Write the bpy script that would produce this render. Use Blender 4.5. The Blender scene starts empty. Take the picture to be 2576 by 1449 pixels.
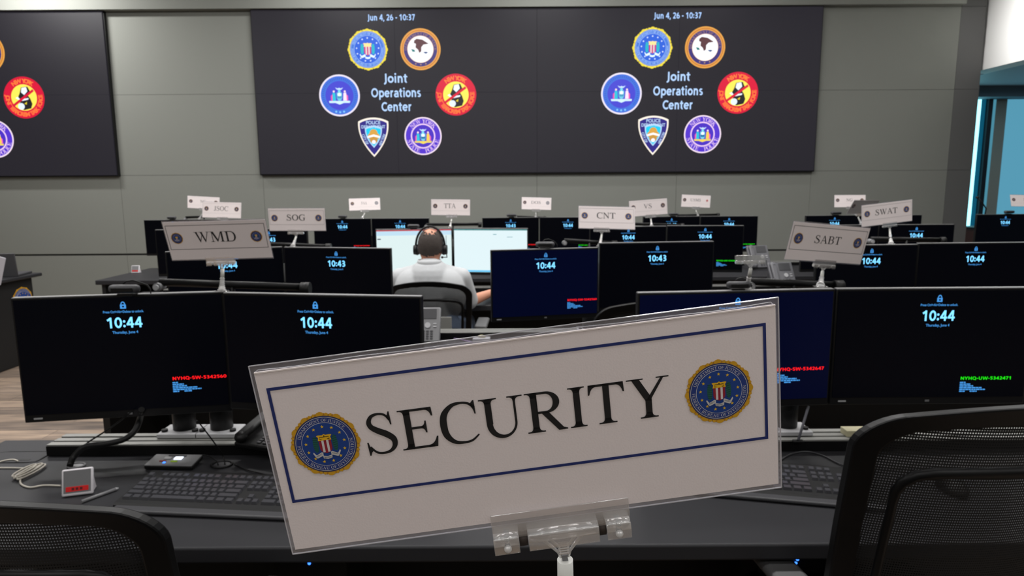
import bpy, bmesh, math, random
from mathutils import Vector, Matrix
from mathutils.geometry import tessellate_polygon
random.seed(7)
PI = math.pi
SC = bpy.context.scene
COL = SC.collection
# ------------------------------------------------------------------ camera, world, exposure
F_PX = 1700.0
PITCH = math.radians(8.57)
ROLL = math.radians(0.38)
EYE = Vector((0, 0, 1.49))
CF = Vector((0, math.cos(PITCH), -math.sin(PITCH)))
_u0 = Vector((0, math.sin(PITCH), math.cos(PITCH)))
CR = Vector((1, 0, 0)) * math.cos(ROLL) - _u0 * math.sin(ROLL)
CU = _u0 * math.cos(ROLL) + Vector((1, 0, 0)) * math.sin(ROLL)
cam = bpy.data.cameras.new('camera')
camo = bpy.data.objects.new('camera', cam)
COL.objects.link(camo)
camo.matrix_world = Matrix(((CR.x, CU.x, -CF.x, EYE.x), (CR.y, CU.y, -CF.y, EYE.y), (CR.z, CU.z, -CF.z, EYE.z), (0, 0, 0, 1)))
cam.sensor_width = 36.0
cam.lens = 36.0 * F_PX / 2576.0
cam.clip_start = 0.02
cam.dof.use_dof = True
cam.dof.focus_distance = 0.375
cam.dof.aperture_fstop = 27.0
SC.camera = camo
SC.view_settings.view_transform = 'Standard'
SC.view_settings.look = 'None'
SC.view_settings.gamma = 1.0
SC.view_settings.exposure = 0.0
SC.cycles.use_denoising = True
SC.cycles.sample_clamp_indirect = 4.0
SC.cycles.max_bounces = 8
SC.cycles.transparent_max_bounces = 24
w = bpy.data.worlds.new('world'); SC.world = w; w.use_nodes = True
w.node_tree.nodes['Background'].inputs[0].default_value = (0.55, 0.8, 0.95, 1)
w.node_tree.nodes['Background'].inputs[1].default_value = 0.6

def lamp(name, loc, sx, sy, power, col=(1, 0.985, 0.97), rot=(0, 0, 0), spread=180):
    l = bpy.data.lights.new(name, 'AREA'); l.shape = 'RECTANGLE'; l.size = sx; l.size_y = sy
    l.energy = power; l.color = col; l.spread = math.radians(spread)
    o = bpy.data.objects.new(name, l); COL.objects.link(o); o.location = loc; o.rotation_euler = rot
    return o
# recessed ceiling fixtures of the room, brighter towards the screen wall
for _x in (-4.0, -1.4, 1.2, 3.8):
    k_ = 1.0 if _x < 2 else .6
    lamp('ceiling_or_fill_lamp', (_x, 5.2, 3.93), 1.2, 0.3, 52 * k_)
    lamp('ceiling_or_fill_lamp', (_x, 2.7, 3.93), 1.2, 0.3, 54 * k_)
    lamp('ceiling_or_fill_lamp', (_x, -0.4, 3.93), 1.2, 0.3, 20)
    lamp('ceiling_or_fill_lamp', (_x, -2.6, 3.93), 1.2, 0.3, 22)
for _x, _p in ((-5.2, 62), (-1.9, 18), (0.4, 14), (2.3, 6)):
    lamp('wall_washer', (_x, 7.1, 3.93), 0.9, 0.12, _p, rot=(math.radians(25), 0, 0))
lamp('header_fill', (3.9, 6.9, 3.6), 0.3, 1.0, 12.5, rot=(0, math.radians(-72), 0), spread=70)  # unseen fill light added to brighten the white header, not a fixture
lamp('ceiling_or_fill_lamp', (-.2, 4.2, 3.93), 1.8, 0.3, 40, rot=(math.radians(18), 0, 0))  # extra tilted fill added to brighten the far sign cards
lamp('bay_lamp', (6.6, 8.3, 2.70), 0.8, 0.8, 8, (0.6, 0.85, 1.0))

def ray(px, py):
    return CF + (px - 1288.0) / F_PX * CR + (724.5 - py) / F_PX * CU
def aty(px, py, Y):
    d = ray(px, py); return EYE + d * (Y / d.y)
def atz(px, py, Z):
    d = ray(px, py); return EYE + d * ((Z - EYE.z) / d.z)
def atx(px, py, X):
    d = ray(px, py); return EYE + d * (X / d.x)

# ------------------------------------------------------------------ materials
MATS = {}
def srgb(c):
    def f(v):
        v = v / 255.0
        return v / 12.92 if v <= 0.04045 else ((v + 0.055) / 1.055) ** 2.4
    return tuple(f(v) for v in c)
def nodes(name):
    m = bpy.data.materials.new(name); m.use_nodes = True
    nt = m.node_tree
    return m, nt, nt.nodes['Principled BSDF']
def setin(b, k, v):
    if k in b.inputs: b.inputs[k].default_value = v
def mat(name, col, rough=0.5, metal=0.0, spec=0.5, noise=0.0, nscale=40.0, bump=0.0, bscale=200.0, coat=0.0):
    if name in MATS: return MATS[name]
    m, nt, b = nodes(name)
    c = srgb(col)
    setin(b, 'Base Color', (*c, 1)); setin(b, 'Roughness', rough); setin(b, 'Metallic', metal)
    setin(b, 'Specular IOR Level', spec); setin(b, 'Coat Weight', coat)
    if noise or bump:
        tc = nt.nodes.new('ShaderNodeTexCoord')
    if noise:
        n = nt.nodes.new('ShaderNodeTexNoise'); n.inputs['Scale'].default_value = nscale; n.inputs['Detail'].default_value = 4
        r = nt.nodes.new('ShaderNodeMapRange')
        r.inputs['To Min'].default_value = 1 - noise; r.inputs['To Max'].default_value = 1 + noise
        mx = nt.nodes.new('ShaderNodeMix'); mx.data_type = 'RGBA'; mx.blend_type = 'MULTIPLY'; mx.inputs[0].default_value = 1
        mx.inputs[6].default_value = (*c, 1)
        nt.links.new(tc.outputs['Object'], n.inputs['Vector']); nt.links.new(n.outputs['Fac'], r.inputs['Value'])
        nt.links.new(r.outputs[0], mx.inputs[7]); nt.links.new(mx.outputs[2], b.inputs['Base Color'])
    if bump:
        n = nt.nodes.new('ShaderNodeTexNoise'); n.inputs['Scale'].default_value = bscale; n.inputs['Detail'].default_value = 3
        bp = nt.nodes.new('ShaderNodeBump'); bp.inputs['Strength'].default_value = bump; bp.inputs['Distance'].default_value = 0.002
        nt.links.new(tc.outputs['Object'], n.inputs['Vector']); nt.links.new(n.outputs['Fac'], bp.inputs['Height'])
        nt.links.new(bp.outputs[0], b.inputs['Normal'])
    MATS[name] = m
    return m
def emat(name, col, strength=1.0, base=(0, 0, 0), rough=0.4):
    if name in MATS: return MATS[name]
    m, nt, b = nodes(name)
    setin(b, 'Specular IOR Level', 0.12 if name.startswith('screen') else 0.25)
    setin(b, 'Base Color', (*srgb(base), 1)); setin(b, 'Roughness', rough)
    setin(b, 'Emission Color', (*srgb(col), 1)); setin(b, 'Emission Strength', strength)
    MATS[name] = m
    return m
def clear_mat(name, tint=(1, 1, 1), glossy=0.22, rough=0.12, body=0.12, bcol=(0.8, 0.8, 0.8)):
    if name in MATS: return MATS[name]
    m = bpy.data.materials.new(name); m.use_nodes = True; nt = m.node_tree; nt.nodes.clear()
    out = nt.nodes.new('ShaderNodeOutputMaterial')
    tr = nt.nodes.new('ShaderNodeBsdfTransparent'); tr.inputs[0].default_value = (*tint, 1)
    gl = nt.nodes.new('ShaderNodeBsdfGlossy'); gl.inputs['Roughness'].default_value = rough; gl.inputs[0].default_value = (1, 1, 1, 1)
    df = nt.nodes.new('ShaderNodeBsdfDiffuse'); df.inputs[0].default_value = (*bcol, 1)
    lw = nt.nodes.new('ShaderNodeLayerWeight'); lw.inputs[0].default_value = 0.35
    mr = nt.nodes.new('ShaderNodeMapRange'); mr.inputs['To Min'].default_value = glossy * 0.35; mr.inputs['To Max'].default_value = min(1, glossy * 3)
    m1 = nt.nodes.new('ShaderNodeMixShader'); m2 = nt.nodes.new('ShaderNodeMixShader')
    nt.links.new(lw.outputs['Facing'], mr.inputs['Value']); nt.links.new(mr.outputs[0], m1.inputs[0])
    nt.links.new(tr.outputs[0], m1.inputs[1]); nt.links.new(gl.outputs[0], m1.inputs[2])
    m2.inputs[0].default_value = body
    nt.links.new(m1.outputs[0], m2.inputs[1]); nt.links.new(df.outputs[0], m2.inputs[2]); nt.links.new(m2.outputs[0], out.inputs[0])
    MATS[name] = m
    return m
def mesh_fabric_mat():
    m, nt, b = nodes('mesh_fabric')
    setin(b, 'Base Color', (*srgb((16, 16, 17)), 1)); setin(b, 'Roughness', 0.8)
    tc = nt.nodes.new('ShaderNodeTexCoord'); sp = nt.nodes.new('ShaderNodeSeparateXYZ')
    nt.links.new(tc.outputs['Object'], sp.inputs[0])
    vals = []
    for ax, pitch, duty in (('X', 0.0042, 0.5), ('Z', 0.0056, 0.42)):
        d = nt.nodes.new('ShaderNodeMath'); d.operation = 'DIVIDE'; d.inputs[1].default_value = pitch
        nt.links.new(sp.outputs[ax], d.inputs[0])
        fr = nt.nodes.new('ShaderNodeMath'); fr.operation = 'FRACT'; nt.links.new(d.outputs[0], fr.inputs[0])
        g = nt.nodes.new('ShaderNodeMath'); g.operation = 'LESS_THAN'; g.inputs[1].default_value = duty
        nt.links.new(fr.outputs[0], g.inputs[0]); vals.append(g)
    mu = nt.nodes.new('ShaderNodeMath'); mu.operation = 'MULTIPLY'
    nt.links.new(vals[0].outputs[0], mu.inputs[0]); nt.links.new(vals[1].outputs[0], mu.inputs[1])
    tr = nt.nodes.new('ShaderNodeBsdfTransparent'); mx = nt.nodes.new('ShaderNodeMixShader')
    nt.links.new(mu.outputs[0], mx.inputs[0]); nt.links.new(b.outputs[0], mx.inputs[1]); nt.links.new(tr.outputs[0], mx.inputs[2])
    nt.links.new(mx.outputs[0], nt.nodes['Material Output'].inputs[0])
    MATS['mesh_fabric'] = m
    return m
def wood_floor_mat():
    m, nt, b = nodes('wood_floor')
    tc = nt.nodes.new('ShaderNodeTexCoord')
    br = nt.nodes.new('ShaderNodeTexBrick'); br.offset = 0.37; br.inputs['Scale'].default_value = 1.0
    br.inputs['Brick Width'].default_value = 1.2; br.inputs['Row Height'].default_value = 0.15; br.inputs['Mortar Size'].default_value = 0.002
    br.inputs['Color1'].default_value = (*srgb((176, 156, 138)), 1); br.inputs['Color2'].default_value = (*srgb((126, 113, 103)), 1)
    br.inputs['Mortar'].default_value = (*srgb((74, 64, 56)), 1)
    nt.links.new(tc.outputs['Object'], br.inputs['Vector'])
    mp = nt.nodes.new('ShaderNodeMapping'); mp.inputs['Scale'].default_value = (1.2, 14, 1)
    nt.links.new(tc.outputs['Object'], mp.inputs[0])
    n = nt.nodes.new('ShaderNodeTexNoise'); n.inputs['Scale'].default_value = 3; n.inputs['Detail'].default_value = 6
    nt.links.new(mp.outputs[0], n.inputs['Vector'])
    cr = nt.nodes.new('ShaderNodeValToRGB'); cr.color_ramp.elements[0].position = 0.3; cr.color_ramp.elements[1].position = 0.7
    cr.color_ramp.elements[0].color = (0.45, 0.45, 0.47, 1); cr.color_ramp.elements[1].color = (1.25, 1.2, 1.12, 1)
    nt.links.new(n.outputs['Fac'], cr.inputs[0])
    mx = nt.nodes.new('ShaderNodeMix'); mx.data_type = 'RGBA'; mx.blend_type = 'MULTIPLY'; mx.inputs[0].default_value = 1
    nt.links.new(br.outputs['Color'], mx.inputs[6]); nt.links.new(cr.outputs[0], mx.inputs[7]); nt.links.new(mx.outputs[2], b.inputs['Base Color'])
    setin(b, 'Roughness', 0.45)
    return m

M_WALL = mat('wall_fabric', (126, 128, 122), 0.9, noise=0.05, nscale=120, bump=0.25, bscale=500)
M_WALLR = mat('wall_plaster_grey', (120, 118, 114), 0.9)
M_WHITE = mat('white_paint', (240, 240, 238), 0.8)
M_CEIL = mat('ceiling_paint', (150, 150, 146), 0.9)
M_SEAM = mat('seam_dark', (40, 40, 38), 0.9)
M_FLOOR = wood_floor_mat()
M_BLACK = mat('black_plastic', (13, 13, 14), 0.5, spec=.35)
M_BLACKM = mat('black_satin_metal', (10, 10, 11), 0.42, spec=0.25)
M_HOUS = mat('monitor_plastic', (15, 15, 17), 0.35, spec=0.4)
M_TOPGLINT = mat('monitor_top_glint', (150, 150, 150), 0.4)  # pale strip paints the ceiling light caught along a monitor's top edge
M_SCREEN = emat('screen_glass', (3, 4, 10), 0.6, base=(3, 3, 4), rough=0.25)
M_SCREENB = emat('screen_glass_navy', (3, 8, 38), 0.7, base=(3, 3, 4), rough=0.25)
M_SCREENW = emat('screen_lit', (226, 244, 244), 1.0)
M_SCREENW2 = emat('screen_lit_warm', (224, 242, 246), 1.05)
M_CYAN = emat('lit_cyan', (120, 205, 255), 1.6)
M_CYAN2 = emat('lit_blue', (70, 150, 225), 1.1)
M_RED = emat('lit_red', (255, 25, 30), 1.4)
M_GREEN = emat('lit_green', (30, 225, 20), 1.3)
M_DESK = mat('desk_laminate', (42, 42, 45), 0.5, spec=.28, noise=0.04, nscale=60, bump=0.1, bscale=700)
M_DESKD = mat('desk_panel_black', (16, 16, 17), 0.7)
M_RAIL = mat('rail_aluminium', (140, 140, 136), 0.45, metal=0.3)
M_PAPER = mat('card_paper', (240, 229, 228), 0.75, bump=0.05, bscale=900)
M_LAM = clear_mat('laminate_film', (0.93, 0.93, 0.95), 0.16, 0.18, 0.10, (0.6, 0.6, 0.66))
M_LAMEDGE = clear_mat('laminate_edge', (0.9, 0.9, 0.92), 0.5, 0.1, 0.45, (0.7, 0.7, 0.74))
M_CLEAR = clear_mat('clear_plastic', (0.95, 0.95, 0.95), 0.30, 0.05, 0.07, (0.85, 0.84, 0.84))
M_CLEARD = clear_mat('clear_plastic_rod', (0.9, 0.9, 0.9), 0.5, 0.06, 0.38, (0.9, 0.89, 0.88))
M_MILK = mat('milky_plastic', (205, 205, 200), 0.4)
M_BROWN = mat('brown_rubber', (44, 34, 28), 0.7)
M_GREYP = mat('grey_plastic', (120, 120, 122), 0.45)
M_LGREY = mat('light_grey_plastic', (170, 170, 172), 0.4)
M_DGREY = mat('dark_grey_plastic', (62, 62, 65), 0.5)
M_WPL = mat('white_plastic', (222, 218, 222), 0.35)
M_CABLE = mat('cream_cable', (196, 190, 178), 0.5)
M_KEY = mat('keycap', (70, 70, 74), 0.22, spec=0.8)
M_REDST = mat('red_sticker', (220, 20, 22), 0.5)
M_MESH = mesh_fabric_mat()
M_SKIN = mat('skin', (196, 138, 112), 0.55, noise=0.05, nscale=30)
M_HAIR = mat('hair_dark', (58, 50, 46), 0.85, noise=0.5, nscale=260)
M_SHIRT = mat('shirt_white', (182, 184, 186), 0.85, bump=0.5, bscale=22)
M_JEANS = mat('denim_light', (120, 138, 165), 0.9, noise=0.25, nscale=25)
M_SHOE = mat('shoe_black', (25, 24, 24), 0.5)
_cc = {}
def ink(c, lit=None):
    """printed ink (lit None) or glowing display colour"""
    k = (c, lit)
    if k not in _cc:
        n = ('ink_%02x%02x%02x' if lit is None else 'glow_%02x%02x%02x') % c
        _cc[k] = mat(n, c, 0.6) if lit is None else emat(n, c, lit)
    return _cc[k]

# ------------------------------------------------------------------ mesh builder
class MB:
    def __init__(self):
        self.bm = bmesh.new(); self.mats = []
    def mi(self, m):
        if m not in self.mats: self.mats.append(m)
        return self.mats.index(m)
    def _tag(self, faces, m, smooth=False):
        i = self.mi(m)
        for f in faces:
            f.material_index = i; f.smooth = smooth
    def box(self, c, s, m, rot=None, bev=0.0):
        r = bmesh.ops.create_cube(self.bm, size=1.0)
        vs = r['verts']
        M = Matrix.Translation(Vector(c)) @ (rot.to_4x4() if rot else Matrix()) @ Matrix.Diagonal((*s, 1))
        bmesh.ops.transform(self.bm, matrix=M, verts=vs)
        fs = set(f for v in vs for f in v.link_faces)
        self._tag(fs, m)
        if bev > 0:
            es = set(e for v in vs for e in v.link_edges)
            rr = bmesh.ops.bevel(self.bm, geom=list(es), offset=bev, segments=2, profile=0.5, affect='EDGES')
            self._tag(rr['faces'], m, True)
        return self
    def cyl(self, a, b, r, m, seg=16, r2=None, cap=True):
        a = Vector(a); b = Vector(b); r2 = r if r2 is None else r2
        d = b - a; L = d.length
        if L < 1e-9: return self
        z = d / L; x = z.orthogonal().normalized(); y = z.cross(x)
        A = [self.bm.verts.new(a + (x * math.cos(t) + y * math.sin(t)) * r) for t in [2 * PI * k / seg for k in range(seg)]]
        B = [self.bm.verts.new(b + (x * math.cos(t) + y * math.sin(t)) * r2) for t in [2 * PI * k / seg for k in range(seg)]]
        fs = [self.bm.faces.new((A[k], A[(k + 1) % seg], B[(k + 1) % seg], B[k])) for k in range(seg)]
        self._tag(fs, m, True)
        if cap:
            self._tag([self.bm.faces.new(A[::-1]), self.bm.faces.new(B)], m)
        return self
    def tube(self, pts, r, m, seg=10, closed=False, flat=1.0, up=Vector((0, 0, 1))):
        pts = [Vector(p) for p in pts]; n = len(pts); rings = []
        rr = r if isinstance(r, (list, tuple)) else [r] * n
        for k in range(n):
            if closed: t = pts[(k + 1) % n] - pts[k - 1]
            else: t = pts[min(k + 1, n - 1)] - pts[max(k - 1, 0)]
            t.normalize()
            x = up.cross(t)
            if x.length < 1e-3: x = Vector((1, 0, 0)).cross(t)
            x.normalize(); y = t.cross(x)
            rings.append([self.bm.verts.new(pts[k] + (x * math.cos(a) * flat + y * math.sin(a)) * rr[k]) for a in [2 * PI * j / seg for j in range(seg)]])
        fs = []
        for k in range(n if closed else n - 1):
            A, B = rings[k], rings[(k + 1) % n]
            fs += [self.bm.faces.new((A[j], A[(j + 1) % seg], B[(j + 1) % seg], B[j])) for j in range(seg)]
        self._tag(fs, m, True)
        if not closed: self._tag([self.bm.faces.new(rings[0][::-1]), self.bm.faces.new(rings[-1])], m)
        return self
    def ball(self, c, r, m, seg=20, rings=12, rot=None):
        r = (r, r, r) if isinstance(r, (int, float)) else r
        q = bmesh.ops.create_uvsphere(self.bm, u_segments=seg, v_segments=rings, radius=1.0)
        M = Matrix.Translation(Vector(c)) @ (rot.to_4x4() if rot else Matrix()) @ Matrix.Diagonal((*r, 1))
        bmesh.ops.transform(self.bm, matrix=M, verts=q['verts'])
        self._tag(set(f for v in q['verts'] for f in v.link_faces), m, True)
        return self
    def prism(self, poly, a, b, m, plane='XZ', smooth=False):
        """extrude a 2D polygon along the plane's normal axis from a to b"""
        def P(p, t):
            return {'XZ': (p[0], t, p[1]), 'YZ': (t, p[0], p[1]), 'XY': (p[0], p[1], t)}[plane]
        A = [self.bm.verts.new(P(p, a)) for p in poly]; B = [self.bm.verts.new(P(p, b)) for p in poly]
        n = len(poly)
        self._tag([self.bm.faces.new(A), self.bm.faces.new(B[::-1])], m)
        self._tag([self.bm.faces.new((A[k], B[k], B[(k + 1) % n], A[(k + 1) % n])) for k in range(n)], m, smooth)
        return self
    def tri2d(self, polys, fn, m):
        """flat polygon with holes; fn maps 2D to 3D"""
        vs = [[Vector((p[0], p[1], 0)) for p in poly] for poly in polys]
        flat = [p for poly in polys for p in poly]
        V = [self.bm.verts.new(fn(p)) for p in flat]
        fs = []
        for t in tessellate_polygon(vs):
            try: fs.append(self.bm.faces.new([V[i] for i in t]))
            except ValueError: pass
        self._tag(fs, m)
        return self
    def grid(self, fn, nu, nv, m, smooth=True):
        V = [[self.bm.verts.new(fn(i / nu, j / nv)) for i in range(nu + 1)] for j in range(nv + 1)]
        self._tag([self.bm.faces.new((V[j][i], V[j][i + 1], V[j + 1][i + 1], V[j + 1][i])) for j in range(nv) for i in range(nu)], m, smooth)
        return self
    def add_mesh(self, me, fn, m):
        V = [self.bm.verts.new(fn(v.co)) for v in me.vertices]; fs = []
        for p in me.polygons:
            try: fs.append(self.bm.faces.new([V[i] for i in p.vertices]))
            except ValueError: pass
        self._tag(fs, m)
        return self
    def xform(self, M):
        bmesh.ops.transform(self.bm, matrix=M, verts=self.bm.verts[:]); return self
    def recalc(self):
        bmesh.ops.recalc_face_normals(self.bm, faces=self.bm.faces[:]); return self
    def build(self, name, parent=None, recalc=True, label=None):
        if recalc: self.recalc()
        me = bpy.data.meshes.new(name); self.bm.to_mesh(me); self.bm.free()
        for m in self.mats: me.materials.append(m)
        o = bpy.data.objects.new(name, me); COL.objects.link(o)
        if parent: o.parent = parent
        if label: o['label'] = label
        return o
def tag(o, label, cat, group=None, kind=None):
    o['label'] = label; o['category'] = cat
    if group: o['group'] = group
    if kind: o['kind'] = kind
    return o
def struct(o):
    o['kind'] = 'structure'; return o
def thing(name, label, cat, loc=(0, 0, 0), rotz=0.0, group=None):
    o = bpy.data.objects.new(name, None); COL.objects.link(o); o.empty_display_size = 0.05
    o.location = loc; o.rotation_euler = (0, 0, rotz)
    return tag(o, label, cat, group)
def part_copy(src, parent):
    c = src.copy(); COL.objects.link(c); c.parent = parent
    for g in src.children: part_copy(g, c)
    return c

# ------------------------------------------------------------------ lettering
_tm = {}
def sans(txt, bold=0.0):
    """built-in font text as a flat mesh, cap height about 0.73, origin at left baseline"""
    k = (txt, bold)
    if k not in _tm:
        cu = bpy.data.curves.new('text', 'FONT'); cu.body = txt; cu.size = 1.0; cu.fill_mode = 'BOTH'; cu.offset = bold; cu.resolution_u = 4
        o = bpy.data.objects.new('text', cu); COL.objects.link(o)
        bpy.context.view_layer.update()
        me = bpy.data.meshes.new_from_object(o.evaluated_get(bpy.context.evaluated_depsgraph_get()))
        bpy.data.objects.remove(o); bpy.data.curves.remove(cu)
        xs = [v.co.x for v in me.vertices]; ys = [v.co.y for v in me.vertices]
        _tm[k] = (me, min(xs), max(xs), min(ys), max(ys))
    return _tm[k]

def qb(p0, c, p1, n=6):
    return [((1 - t) ** 2 * p0[0] + 2 * t * (1 - t) * c[0] + t * t * p1[0], (1 - t) ** 2 * p0[1] + 2 * t * (1 - t) * c[1] + t * t * p1[1]) for t in [k / n for k in range(n + 1)]]
def ell(cx, cy, rx, ry, a0=0, a1=360, n=40):
    return [(cx + rx * math.cos(math.radians(a0 + (a1 - a0) * k / n)), cy + ry * math.sin(math.radians(a0 + (a1 - a0) * k / n))) for k in range(n + 1)]
def slab(x0, x1, y, d, el=82, er=82, br=1):
    """bracketed serif on a stem x0..x1 at height y; d=+1 foot, -1 head"""
    t = 20
    if not br: return [(x0 - el, y), (x1 + er, y), (x1 + er, y + d * t), (x0 - el, y + d * t)]
    return [(x0 - el, y), (x1 + er, y), (x1 + er, y + d * t)] + qb((x1 + er * .7, y + d * t), (x1 + 2, y + d * 24), (x1, y + d * 92))[0:] + qb((x0, y + d * 92), (x0 - 2, y + d * 24), (x0 - el * .7, y + d * t)) + [(x0 - el, y + d * t)]
def rect(x0, y0, x1, y1): return [(x0, y0), (x1, y0), (x1, y1), (x0, y1)]
def beak(x, y, d, h, wd):
    """terminal of a horizontal arm at its right end x; d=-1 hangs down from the cap line y, +1 rises"""
    return [(x, y), (x + 8, y + d * h), (x - 12, y + d * h)] + qb((x - 16, y + d * (h - 6)), (x - wd * .35, y + d * 42), (x - wd, y + d * 38)) + [(x - wd, y)]
def ribbon(pts, wd):
    out = []; n = len(pts); L = []; Rr = []
    P = []; W = []
    for k in range(n - 1):
        p0 = pts[max(k - 1, 0)]; p1 = pts[k]; p2 = pts[k + 1]; p3 = pts[min(k + 2, n - 1)]
        for s in range(8):
            t = s / 8
            f = lambda a, b, c, d: 0.5 * ((2 * b) + (-a + c) * t + (2 * a - 5 * b + 4 * c - d) * t * t + (-a + 3 * b - 3 * c + d) * t ** 3)
            P.append((f(p0[0], p1[0], p2[0], p3[0]), f(p0[1], p1[1], p2[1], p3[1]))); W.append(wd[k] * (1 - t) + wd[k + 1] * t)
    P.append(pts[-1]); W.append(wd[-1])
    for k in range(len(P)):
        a = P[max(k - 1, 0)]; b = P[min(k + 1, len(P) - 1)]
        dx, dy = b[0] - a[0], b[1] - a[1]; l = math.hypot(dx, dy) or 1
        nx, ny = -dy / l, dx / l
        L.append((P[k][0] + nx * W[k] / 2, P[k][1] + ny * W[k] / 2)); Rr.append((P[k][0] - nx * W[k] / 2, P[k][1] - ny * W[k] / 2))
    return L + Rr[::-1]
def bowl(x0, xr, y0, y1, th, hair):
    """D-shaped bowl from stem edge x0 out to xr"""
    cy = (y0 + y1) / 2; ry = (y1 - y0) / 2; sx = x0 + (xr - x0) * .38; rx = xr - sx
    o = [(x0 - 20, y1)] + ell(sx, cy, rx, ry, 90, -90, 26) + [(x0 - 20, y0)]
    i = [(x0, y1 - hair)] + ell(sx, cy, rx - th, ry - hair, 90, -90, 26) + [(x0, y0 + hair)]
    return [o, i[::-1]]
def diag(x0, y0, x1, y1, wd):
    return [(x0 - wd / 2, y0), (x0 + wd / 2, y0), (x1 + wd / 2, y1), (x1 - wd / 2, y1)]
CGL = {}
def glyphs():
    H = 662
    G = CGL
    st = lambda x, wd=102: [[rect(x, 0, x + wd, H)], [slab(x, x + wd, 0, 1)], [slab(x, x + wd, H, -1)]]
    G['I'] = (333, st(116))
    G['E'] = (611, [[rect(103, 0, 205, H)], [slab(103, 205, 0, 1, 88, 0)], [slab(103, 205, H, -1, 88, 0)], [rect(200, H - 38, 500, H)], [beak(546, H, -1, 145, 110)], [rect(200, 328, 400, 366)], [[(438, 250), (438, 448), (418, 448)] + qb((415, 440), (408, 368), (350, 366)) + qb((350, 328), (408, 326), (415, 258)) + [(418, 250)]], [rect(200, 0, 520, 38)], [[(570, 0), (597, 172), (575, 172)] + qb((570, 165), (530, 42), (430, 38)) + [(430, 0)]]])
    G['F'] = (556, [[rect(103, 0, 205, H)], [slab(103, 205, 0, 1, 88, 88)], [slab(103, 205, H, -1, 88, 0)], [rect(200, H - 38, 480, H)], [beak(538, H, -1, 145, 110)], [rect(200, 320, 400, 358)], [[(434, 242), (434, 440), (414, 440)] + qb((411, 432), (404, 360), (346, 358)) + qb((346, 320), (404, 318), (411, 250)) + [(414, 242)]]])
    G['L'] = (611, [[rect(103, 0, 205, H)], [slab(103, 205, 0, 1, 88, 0)], [slab(103, 205, H, -1)], [rect(200, 0, 520, 38)], [[(570, 0), (598, 174), (576, 174)] + qb((571, 165), (530, 42), (430, 38)) + [(430, 0)]]])
    G['T'] = (611, [[rect(254, 0, 356, H)], [slab(254, 356, 0, 1, 94, 94)], [rect(40, H - 38, 570, H)], [beak(585, H, -1, 165, 120)], [[(611 - x, y) for x, y in beak(585, H, -1, 165, 120)]]])
    G['U'] = (722, [[[(102, H), (102, 240)] + ell(345, 240, 243, 254, 180, 360, 30) + [(588, H), (553, H), (553, 240)] + ell(375, 240, 178, 200, 0, -180, 30) + [(204, 240), (204, H)]], [slab(102, 204, H, -1, 88, 92)], [slab(553, 588, H, -1, 92, 115)]])
    G['C'] = (667, [[ribbon([(606, 556), (520, 632), (400, 658), (250, 628), (125, 500), (95, 325), (125, 150), (240, 28), (400, 2), (520, 24), (630, 108)], [42, 38, 36, 62, 100, 112, 102, 62, 38, 34, 22])], [[(592, 676), (612, 676), (620, 452), (600, 452)] + qb((598, 470), (580, 570), (520, 612)) + [(560, 640)]]])
    G['G'] = (722, [[ribbon([(606, 556), (520, 632), (400, 658), (250, 628), (125, 500), (95, 325), (125, 150), (240, 28), (400, 2), (500, 8), (588, 36)], [42, 38, 36, 62, 100, 112, 102, 62, 38, 38, 44])], [[(592, 676), (612, 676), (620, 462), (600, 462)] + qb((598, 480), (580, 570), (520, 612)) + [(560, 640)]], [rect(510, 28, 612, 320)], [slab(510, 612, 320, -1, 82, 90)]])
    G['S'] = (556, [[ribbon([(432, 536), (375, 624), (275, 655), (165, 628), (112, 540), (135, 455), (235, 380), (350, 315), (450, 225), (458, 120), (390, 36), (280, 6), (160, 30), (72, 132)], [26, 36, 36, 52, 74, 84, 98, 104, 96, 78, 50, 36, 36, 26])], [[(430, 676), (448, 676), (458, 460), (438, 460)] + qb((434, 480), (424, 560), (388, 600)) + [(410, 620)]], [[(60, -14), (42, -14), (30, 208), (52, 208)] + qb((56, 190), (68, 100), (110, 62)) + [(82, 40)]]])
    G['O'] = (722, [[ell(361, 331, 327, 345, 0, 360, 48)[:-1], ell(361, 331, 214, 306, 360, 0, 48)[:-1]]])
    G['D'] = (722, [[rect(118, 0, 220, H)], [slab(118, 220, 0, 1, 98, 0)], [slab(118, 220, H, -1, 98, 0)], bowl(220, 685, 0, H, 108, 38)])
    G['P'] = (556, [[rect(103, 0, 205, H)], [slab(103, 205, 0, 1, 88, 92)], [slab(103, 205, H, -1, 88, 0)], bowl(205, 542, 290, H, 106, 38)])
    G['B'] = (667, [[rect(103, 0, 205, H)], [slab(103, 205, 0, 1, 86, 0)], [slab(103, 205, H, -1, 86, 0)], bowl(205, 555, 336, H, 100, 38), bowl(205, 594, 0, 372, 108, 38)])
    G['R'] = (667, [[rect(103, 0, 205, H)], [slab(103, 205, 0, 1, 88, 92)], [slab(103, 205, H, -1, 88, 0)], bowl(205, 558, 305, H, 104, 38), [[(250, 325), (370, 325), (590, 40), (655, 20), (655, 0), (510, 0)]]])
    G['N'] = (722, [[rect(115, 0, 152, H)], [rect(560, 0, 597, H)], [[(60, H), (190, H), (597, 110), (597, -10), (570, -10), (130, 590)]], [slab(115, 152, 0, 1, 98, 92)], [slab(560, 597, H, -1, 95, 98)], [rect(12, H - 20, 130, H)]])
    G['M'] = (889, [[rect(130, 0, 167, H)], [rect(686, 0, 788, H)], [[(110, H), (240, H), (452, 165), (430, 0), (418, 0), (140, 600)]], [[(418, 0), (442, 0), (730, H), (686, H), (440, 120)]], [slab(130, 167, 0, 1, 115, 95)], [slab(686, 788, 0, 1, 82, 82)], [rect(12, H - 20, 200, H)], [rect(690, H - 20, 870, H)]])
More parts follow.
